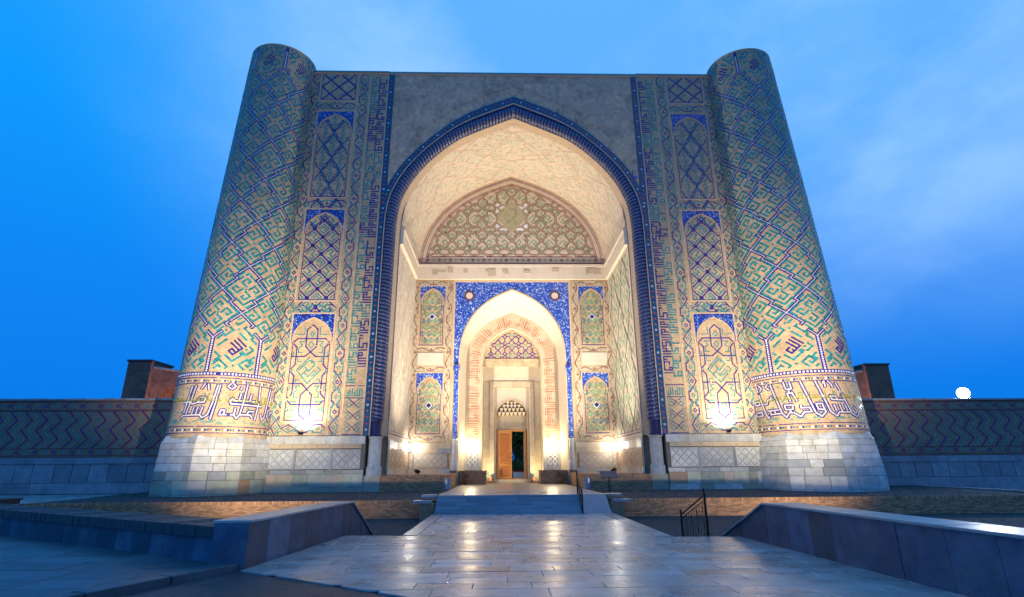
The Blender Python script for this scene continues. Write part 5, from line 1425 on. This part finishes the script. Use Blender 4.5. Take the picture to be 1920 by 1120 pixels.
# ------------------------------------------------------------------ boundary walls with zigzag brickwork
def boundary(sx):
    xa, xb = sx*21.0, sx*62.0; Y = 38.6; dz = .12 if sx < 0 else -.10; zb = .45 if sx < 0 else .2
    t = thing('boundary_wall', '%s boundary wall with zigzag glazed brick over a marble dado' % ('left' if sx < 0 else 'right'), 'wall', (sx*30, Y, zb), 'boundary walls beside the gateway')
    bx('wall_body', t, xa, xb, Y, Y+1.2, zb, 6.62+dz, 'zigzag_brick')
    x = 21.0
    while x < 48:
        l = rnd.uniform(.9, 1.5); j_ = rnd.uniform(-.018, .018)
        bx('coping_stone', t, sx*(x+.006), sx*(x+l-.006), Y-.12+rnd.uniform(-.015, .015), Y+1.3, 6.605+dz, 6.735+dz+j_, 'coping', .012); x += l
    inl = Inlay(frontmap(0, dz, Y), .012); x0, x1 = min(xa, xb), max(xa, xb)
    x0, x1 = max(x0, -44), min(x1, 44)
    for v in (2.78, 2.9, 3.36, 5.86, 5.94, 6.50): inl.stroke([(x0, v), (x1, v)], .05, 'plum_brick', .6, 0)
    x = x0; i = 0
    while x < x1:
        m = ('cobalt_glaze', 'turquoise_glaze')[i % 2]
        inl.stroke([(x, 5.84), (x+.62, 5.22), (x-.0, 4.60), (x+.62, 3.98), (x, 3.36)], .085, m, .12)
        x += .5; i += 1
    for v0, v1 in ((2.92, 3.34), (5.98, 6.46)):
        x = x0; i = 0; h = (v1-v0)/2; vc = (v0+v1)/2
        while x < x1:
            m = ('cobalt_glaze', 'turquoise_glaze')[i % 2]
            inl.stroke([(x, vc), (x+h*.5, vc+h*.5), (x+h, vc), (x+h*.5, vc-h*.5)], .05, m, .1, closed=True)
            inl.stroke([(x+h, vc), (x+h*1.7, vc+h*.8)], .05, m, .1); inl.stroke([(x+h, vc), (x+h*1.7, vc-h*.8)], .05, m, .1)
            x += .62; i += 1
    inl.build('zigzag_tiles', t)
    # marble dado in slabs
    for (za, zt, ya, wl, nm) in ((2.35, 2.76, .16, 1.3, 'dado_slab'), (1.25, 2.34, .10, 1.25, 'dado_slab'), (zb+.12, 1.24, .28, 1.6, 'bench_slab')):
        x = 22.2
        while x < 46:
            l = rnd.uniform(.85, 1.15)*wl
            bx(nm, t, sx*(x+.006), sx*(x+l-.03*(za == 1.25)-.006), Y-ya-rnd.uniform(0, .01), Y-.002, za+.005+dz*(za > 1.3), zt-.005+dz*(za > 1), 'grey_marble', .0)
            x += l
    return t
boundary(-1); boundary(1)

# ------------------------------------------------------------------ brick pavilions beyond the walls
def ruin(sx):
    t = thing('brick_pavilion', 'ruined red brick %s pavilion with arched niches rising behind the %s wall' % (('block', 'left') if sx < 0 else ('tower', 'right')), 'building', (sx*53, 75, 0), 'brick pavilions behind the walls')
    xa, xb = sx*(49.6 if sx < 0 else 51.2), sx*(52.8 if sx < 0 else 54.6); zt = 16.5 if sx < 0 else 15.7
    bx('block', t, xa, xb, 75, 80, 0, zt, 'ruin_brick'); bx('block_coping', t, min(xa, xb)-.15, max(xa, xb)+.15, 74.85, 80.1, zt+.001, zt+.25, 'dark_stone')
    # receding wall with niches; it runs back from the inner corner, at an angle
    A0 = Vector((xa, 75.6)); D = Vector((-sx*.62, .78)).normalized(); n = Vector((-D.y, D.x)); n = n if n.y < 0 else -n
    Lr = 16; h0 = zt-.9
    def P(u, z, d): q = A0+D*u+n*d; return (q.x, q.y, z)
    hs = lambda u: h0-.02*u
    ops = [(1.3, 2.2, 10.6, 13.3 if sx < 0 else 13.0), (4.8, 3.2, 10.2, 13.6), (9.6, 3.2, 10.2, 13.6)]
    bb = B(); u = 0
    for (a, w, zs, za) in ops:
        bb.poly([P(u, 0, 0), P(a, 0, 0), P(a, hs(a), 0), P(u, hs(u), 0)], 'ruin_brick')
        ar = [(a+w/2+x, z) for x, z in full_arch(w/2, zs, za, n=3)]
        for (ua, z_a), (ub, z_b) in zip(ar[:-1], ar[1:]): bb.poly([P(ua, z_a, 0), P(ub, z_b, 0), P(ub, hs(ub), 0), P(ua, hs(ua), 0)], 'ruin_brick')
        full = [(a, 0)]+ar+[(a+w, 0)]
        bb.grid([[P(q, z, 0) for q, z in full], [P(q, z, -.7) for q, z in full]], 'ruin_brick'); bb.poly([P(q, z, -.7) for q, z in full], 'ruin_brick'); u = a+w
    bb.poly([P(u, 0, 0), P(Lr, 0, 0), P(Lr, hs(Lr), 0), P(u, hs(u), 0)], 'ruin_brick')
    bb.poly([P(0, h0, 0), P(Lr, hs(Lr), 0), P(Lr, hs(Lr), -1), P(0, h0, -1)], 'ruin_brick')
    bb.build('niche_wall', t)
    bb = B(); bb.hexa([P(0, h0, .15), P(Lr, hs(Lr), .15), P(Lr, hs(Lr), -1), P(0, h0, -1), P(0, h0+.3, .15), P(Lr, hs(Lr)+.3, .15), P(Lr, hs(Lr)+.3, -1), P(0, h0+.3, -1)], 'coping'); bb.build('wall_coping', t)
    # floodlight at its foot
    f = thing('courtyard_floodlight', 'floodlight at the foot of the %s pavilion washing its niches' % ('left' if sx < 0 else 'right'), 'floodlight', P(5, .9, 4), 'courtyard floodlights')
    bb = B(); p = Vector(P(5, .9, 4)); bb.box(p.x-.25, p.x+.25, p.y-.15, p.y+.15, .9, 1.3, 'iron'); bb.build('housing', f)
    bb = B(); bb.box(p.x-.2, p.x+.2, p.y-.1, p.y+.1, 1.301, 1.32, 'lens_warm'); bb.build('lens', f)
    ld = bpy.data.lights.new('courtyard_light', 'SPOT'); ld.energy = 9000; ld.color = (1, .60, .38); ld.spot_size = radians(120); ld.shadow_soft_size = .3
    lo = bpy.data.objects.new('courtyard_light', ld); COL.objects.link(lo); lo.parent = f; lo.location = (0, 0, .6)
    tgt = Vector(P(5, 13, 0))-p; lo.rotation_euler = tgt.to_track_quat('-Z', 'Y').to_euler()
ruin(-1); ruin(1)

# ------------------------------------------------------------------ trees
def tree(name, label, loc, h, cr, nleaf, seed, bare=False, crown_z=.62, group=None, ls=.22):
    R = random.Random(seed); t = thing(name, label, 'tree', loc, group); bb = B(); x0, y0, z0 = loc; tips = []
    def limb(p, d, l, r, lev):
        pts = [p]; rr = [r]; q = Vector(p)
        for k in range(4):
            d = (d+Vector((R.uniform(-.2, .2), R.uniform(-.2, .2), R.uniform(-.05, .16)))).normalized(); q = q+d*l/4; pts.append(q.copy()); rr.append(r*(1-.16*(k+1)))
        bb.tube(pts, rr, 'bark', 6 if lev else 8)
        tips.append(pts[-1]); tips.append(pts[2])
        if lev < 3:
            for k in range(3 if lev else 5):
                a = R.uniform(0, 6.28); e = R.uniform(.25, .9); nd = Vector((cos(a)*cos(e), sin(a)*cos(e), sin(e)))
                limb(pts[R.choice((2, 3, 4))], (nd+d*.6).normalized(), l*R.uniform(.5, .75), rr[3]*.62, lev+1)
    limb(Vector(loc), Vector((0, 0, 1)), h*.5, h*.028, 0)
    bb.build('trunk', t)
    if not bare:
        bb = B(); k = bb.mi('leaf')
        for i in range(nleaf):
            c = R.choice(tips); p = c+Vector((R.gauss(0, cr*.22), R.gauss(0, cr*.22), R.gauss(0, cr*.2)))
            n = Vector((R.uniform(-1, 1), R.uniform(-1, 1), R.uniform(-.3, 1))).normalized(); a = n.orthogonal().normalized(); b2 = n.cross(a); s = R.uniform(.5, 1.2)*ls
            m = len(bb.v); bb.v.extend([tuple(p-a*s), tuple(p+b2*s*.5), tuple(p+a*s), tuple(p-b2*s*.5)]); bb.f.append((m, m+1, m+2, m+3)); bb.m.append(k)
        bb.build('crown', t)
    return t
tree('courtyard_tree', 'dark leafy tree seen through the open right half of the door', (1.5, 63, .9), 6.6, 3.0, 16000, 5, group='courtyard trees')
tree('courtyard_tree', 'second dark tree behind, closing the view through the door', (2.2, 70, .9), 8.5, 5.0, 20000, 8, group='courtyard trees', ls=.34)
tree('courtyard_bush', 'bright green bush low down in the view through the door', (1.05, 60, .6), 2.6, .9, 2500, 12, ls=.12)
tree('bare_tree', 'bare branched tree in front of the left brick pavilion', (-43.0, 68, 0), 13, 3, 0, 21, bare=True)
# stall table in the courtyard
t = thing('stall_table', 'table under a white cloth with red edge, glimpsed through the door', 'table', (1.0, 57.5, .9))
bx('table_top', t, .3, 2.4, 57.1, 58.0, 1.62, 1.68, 'wood'); bx('red_cloth_edge', t, .27, 2.43, 57.05, 58.03, 1.681, 1.72, 'red_cloth')
bx('white_cloth', t, .28, 2.42, 57.06, 57.09, 1.0, 1.60, 'white_cloth')
for x in (.4, 2.3): bx('leg', t, x-.04, x+.04, 57.2, 57.28, .9, 1.62, 'wood'); bx('leg', t, x-.04, x+.04, 57.8, 57.88, .9, 1.62, 'wood')
# the lamp that lights that corner of the courtyard
t = thing('courtyard_lamp', 'courtyard lamp on a short post hidden behind the closed door leaf', 'lamp', (-3.4, 56, .9))
bb = B(); bb.tube([(-3.4, 56, .9), (-3.4, 56, 3.2)], .04, 'iron'); bb.build('post', t)
bb = B(); bb.lathe([(.05, 0), (.14, .1), (.14, .24), (.05, .34)], (-3.4, 56, 3.2), 'lens_cool', 10); bb.build('globe', t)
ld = bpy.data.lights.new('courtyard_lamp_light', 'POINT'); ld.energy = 260; ld.color = (1, .95, .85); ld.shadow_soft_size = .15
lo = bpy.data.objects.new('courtyard_lamp_light', ld); COL.objects.link(lo); lo.parent = t; lo.location = (0.0, -.3, 2.5)

# ------------------------------------------------------------------ furniture
for sx in (-1, 1):
    bb = B(); bb.lathe([(.19, 0), (.20, .02), (.235, .58), (.245, .60), (.245, .64), (.215, .64), (.20, .1)], (0, 0, 0), 'steel', 20); o = bb.build('litter_bin'); o.location = (sx*4.28, 34.6, ZP+.002)
    tag(o, 'round grey metal litter bin at the %s edge of the entrance platform' % ('left' if sx < 0 else 'right'), 'bin', 'litter bins')
    for k, (x, y) in enumerate(((sx*3.75, 44.75), (sx*1.85, 48.9))):
        t = thing('flower_pot', '%s terracotta pot %s of the doorway' % ('plant-filled' if k == 0 else 'small dark', ('left' if sx < 0 else 'right')), 'pot', (x, y, ZP), 'terracotta pots')
        s = 1.0 if k == 0 else .85
        bb = B(); bb.lathe([(.13*s, 0), (.2*s, .12*s), (.24*s, .34*s), (.2*s, .5*s), (.22*s, .58*s), (.19*s, .58*s), (.16*s, .5*s)], (x, y, ZP+.002), 'terracotta', 16); bb.build('pot', t, smooth=False)
        if k == 0:
            bb = B()
            for i in range(60):
                a = rnd.uniform(0, 6.28); r = rnd.uniform(0, .26); p = Vector((x+r*cos(a), y+r*sin(a), ZP+.55+rnd.uniform(0, .3))); q = p+Vector((cos(a)*.1, sin(a)*.1, .06)); w = Vector((-sin(a)*.035, cos(a)*.035, 0))
                bb.poly([p, (p+q)/2+w, q, (p+q)/2-w], 'leaf')
            bb.build('foliage', t)
# information board
t = thing('information_board', 'slanted dark information board on a thin post before the right brick platform', 'sign', (5.35, 33.2, .6))
bb = B(); bb.tube([(5.35, 33.2, .58), (5.35, 33.2, 1.52)], .035, 'iron'); bb.build('post', t)
bb = B(); bb.hexa([(4.85, 32.95, 1.42), (5.85, 32.95, 1.42), (5.85, 33.5, 1.78), (4.85, 33.5, 1.78), (4.85, 32.93, 1.46), (5.85, 32.93, 1.46), (5.85, 33.48, 1.82), (4.85, 33.48, 1.82)], 'sign_face'); bb.build('board', t)
# iron railings
def railing(label, pts, h, loc, n):
    """posts at both ends, sloping twin rails, bars with scrolls between"""
    t = thing('iron_railing', label, 'railing', loc, 'black iron railings'); a, c = Vector(pts[0]), Vector(pts[1]); up = Vector((0, 0, 1))
    for p, hh in ((a, h*1.06), (c, h*1.04)):
        bb = B(); bb.box(p.x-.03, p.x+.03, p.y-.03, p.y+.03, p.z-.05, p.z+hh, 'iron'); bb.lathe([(.02, 0), (.045, .04), (.02, .09)], (p.x, p.y, p.z+hh), 'iron', 8); bb.build('post', t)
    for k, r in ((.97, .028), (.86, .016), (.08, .016)):
        bb = B(); bb.tube([a+up*h*k, c+up*h*k], r, 'iron', 6); bb.build('rail', t)
    bb = B()
    for i in range(1, n):
        p = a+(c-a)*i/n; bb.tube([p+up*h*.08, p+up*h*.86], .009, 'iron', 5)
        if i % 2:
            d = (c-a)/n; s = d*.42
            for sg in (-1, 1): bb.tube([p+up*h*(.2+.6*k/10)+s*sg*sin(k/10*pi) for k in range(11)], .007, 'iron', 4)
    bb.build('scroll_bars', t, kind='stuff')
railing('black iron handrail sloping down beside the right parapet', ((5.32, 17.75, 0), (5.28, 20.1, -.75)), 1.22, (5.32, 17.7, 0), 9)
railing('black iron handrail between the stairs and the ramp', ((2.76, 28.1, ZP), (2.76, 26.55, .0)), .95, (2.76, 28.1, ZP), 7)

# ------------------------------------------------------------------ lamps
def aim(o, d): o.rotation_euler = Vector(d).to_track_quat('-Z', 'Y').to_euler()
def post_lamp(x, y, z0, zl, label, col, e, lens, grp, tilt=None):
    t = thing('post_lamp', label, 'lamp', (x, y, z0), grp)
    bb = B(); bb.lathe([(.12, 0), (.12, .03), (.03, .05)], (x, y, z0), 'steel', 12); bb.build('base_plate', t)
    bb = B(); bb.tube([(x, y, z0+.03), (x, y, zl-.12)], .028, 'steel', 8); bb.build('post', t)
    bb = B(); bb.lathe([(.05, 0), (.11, .05), (.13, .14), (.09, .25), (.02, .28)], (x, y, zl-.13), lens, 12); bb.build('globe', t, smooth=True)
    ld = bpy.data.lights.new('post_lamp_light', 'POINT'); ld.energy = e; ld.color = col; ld.shadow_soft_size = .16
    lo = bpy.data.objects.new('post_lamp_light', ld); COL.objects.link(lo); lo.parent = t; lo.location = (0, 0, zl-z0+.32)
    return t
post_lamp(-7.85, 43.9, 1.63, 3.45, 'white globe lamp on a thin post in the left rear corner of the arch', (1, .88, .72), 150, 'lens_cool', 'lamps on thin posts')
post_lamp(7.85, 43.9, 1.63, 3.45, 'white globe lamp on a thin post in the right rear corner of the arch', (1, .88, .72), 150, 'lens_cool', 'lamps on thin posts')
post_lamp(-3.45, 46.4, 1.84, 3.65, 'warm globe lamp on the left brick block beside the door', (1, .80, .48), 260, 'lens_warm', 'lamps on thin posts')
post_lamp(3.25, 46.4, 1.84, 3.65, 'warm globe lamp on the right brick block beside the door', (1, .80, .48), 260, 'lens_warm', 'lamps on thin posts')
def flood(loc, d, label, e, col, size, lens='lens_cool', s=.3, soft=.15, grp='floodlights', blend=.9, pillar=None):
    t = thing('floodlight', label, 'floodlight', loc, grp); d = Vector(d).normalized(); a = d.cross(Vector((0, 0, 1))).normalized() if abs(d.z) < .99 else Vector((1, 0, 0)); b2 = a.cross(d); c = Vector(loc)+Vector((0, 0, s*.75))
    bb = B(); bb.hexa([c-a*s*.55-b2*s*.4-d*s*.4, c+a*s*.55-b2*s*.4-d*s*.4, c+a*s*.55+b2*s*.4-d*s*.4, c-a*s*.55+b2*s*.4-d*s*.4, c-a*s*.7-b2*s*.5+d*s*.2, c+a*s*.7-b2*s*.5+d*s*.2, c+a*s*.7+b2*s*.5+d*s*.2, c-a*s*.7+b2*s*.5+d*s*.2], 'iron'); bb.build('housing', t)
    bb = B(); e1 = c+d*s*.206; bb.poly([e1-a*s*.62-b2*s*.42, e1+a*s*.62-b2*s*.42, e1+a*s*.62+b2*s*.42, e1-a*s*.62+b2*s*.42], lens); bb.build('lens', t)
    if pillar is not None:
        bb = B(); bb.box(loc[0]-.15, loc[0]+.15, loc[1]-.15, loc[1]+.15, pillar, loc[2]-.012, 'dark_stone'); bb.build('pillar', t)
    bb = B(); L0 = Vector(loc)
    bb.tube([L0-a*s*.76, c-a*s*.76], s*.05, 'iron', 5); bb.tube([L0+a*s*.76, c+a*s*.76], s*.05, 'iron', 5); bb.tube([L0-a*s*.8, L0+a*s*.8], s*.05, 'iron', 5); bb.build('bracket', t)
    ld = bpy.data.lights.new('floodlight_beam', 'SPOT'); ld.energy = e; ld.color = col; ld.spot_size = radians(size); ld.spot_blend = blend; ld.shadow_soft_size = soft
    lo = bpy.data.objects.new('floodlight_beam', ld); COL.objects.link(lo); lo.parent = t; lo.location = c+d*s*.3-Vector(loc); aim(lo, d)
    return t
WARM = (1, .82, .57)
for sx, n in ((-1, 'left'), (1, 'right')):
    flood((sx*13.7, YF-.75, 4.06), (0, .30, 1), 'small floodlight on the marble base under the lowest %s panel' % n, 1500, (1, .86, .62), 140, s=.2, soft=.1)
    ped = (sx*9.4, 20.2 if sx < 0 else 19.0)
    flood((ped[0], ped[1], .12), (sx*.40, .78, .47), 'floodlight on a short pillar in the sunken court aimed at the %s tower' % n, 29000, WARM, 58, s=.3, soft=.15, blend=1.0, pillar=-.62)
    flood((sx*14.5, 21.3, -.40), (-sx*.22, .66, .66), 'wide floodlight low in the sunken court aimed at the %s half of the front' % n, 6200, WARM, 118, s=.3, soft=.15, blend=.8, pillar=-.62)
    flood((sx*6.6, 37.8, 1.63), (-sx*.45, .30, 1), 'floodlight on the %s brick platform washing the vault' % n, 17000, (1, .86, .68), 116, s=.3, soft=.2)
for sx, n in ((-1, 'left'), (1, 'right')):
    flood((sx*2.25, 47.95, ZP+.003), (-sx*.35, .45, 1), 'small warm uplight on the floor at the %s jamb of the door recess' % n, 560, (1, .80, .44), 150, 'lens_warm', s=.14, soft=.08)
t = thing('round_floodlight', 'dazzling white round floodlight on top of the right boundary wall', 'floodlight', (33.2, 39.2, 6.64))
bb = B(); d_ = Vector((-.62, -.77, -.10)).normalized(); c_ = Vector((33.2, 39.2, 7.08)); bb.tube([c_-d_*.45, c_-d_*.3, c_-d_*.02], [.16, .36, .42], 'iron', 20); bb.build('housing', t)
bb = B(); bb.tube([c_-d_*.019, c_+d_*.06, c_+d_*.10], [.39, .33, .15], 'lens_white', 20); bb.build('lens', t)
bb = B(); bb.tube([(33.2, 39.2, 6.64), tuple(c_-d_*.3)], .05, 'iron', 6); bb.build('stem', t)
ld = bpy.data.lights.new('round_floodlight_beam', 'SPOT'); ld.energy = 2600; ld.color = (.92, .96, 1); ld.spot_size = radians(150); ld.spot_blend = .7; ld.shadow_soft_size = .4
lo = bpy.data.objects.new('round_floodlight_beam', ld); COL.objects.link(lo); lo.parent = t; lo.location = c_+d_*.2-Vector((33.2, 39.2, 6.64)); aim(lo, d_)
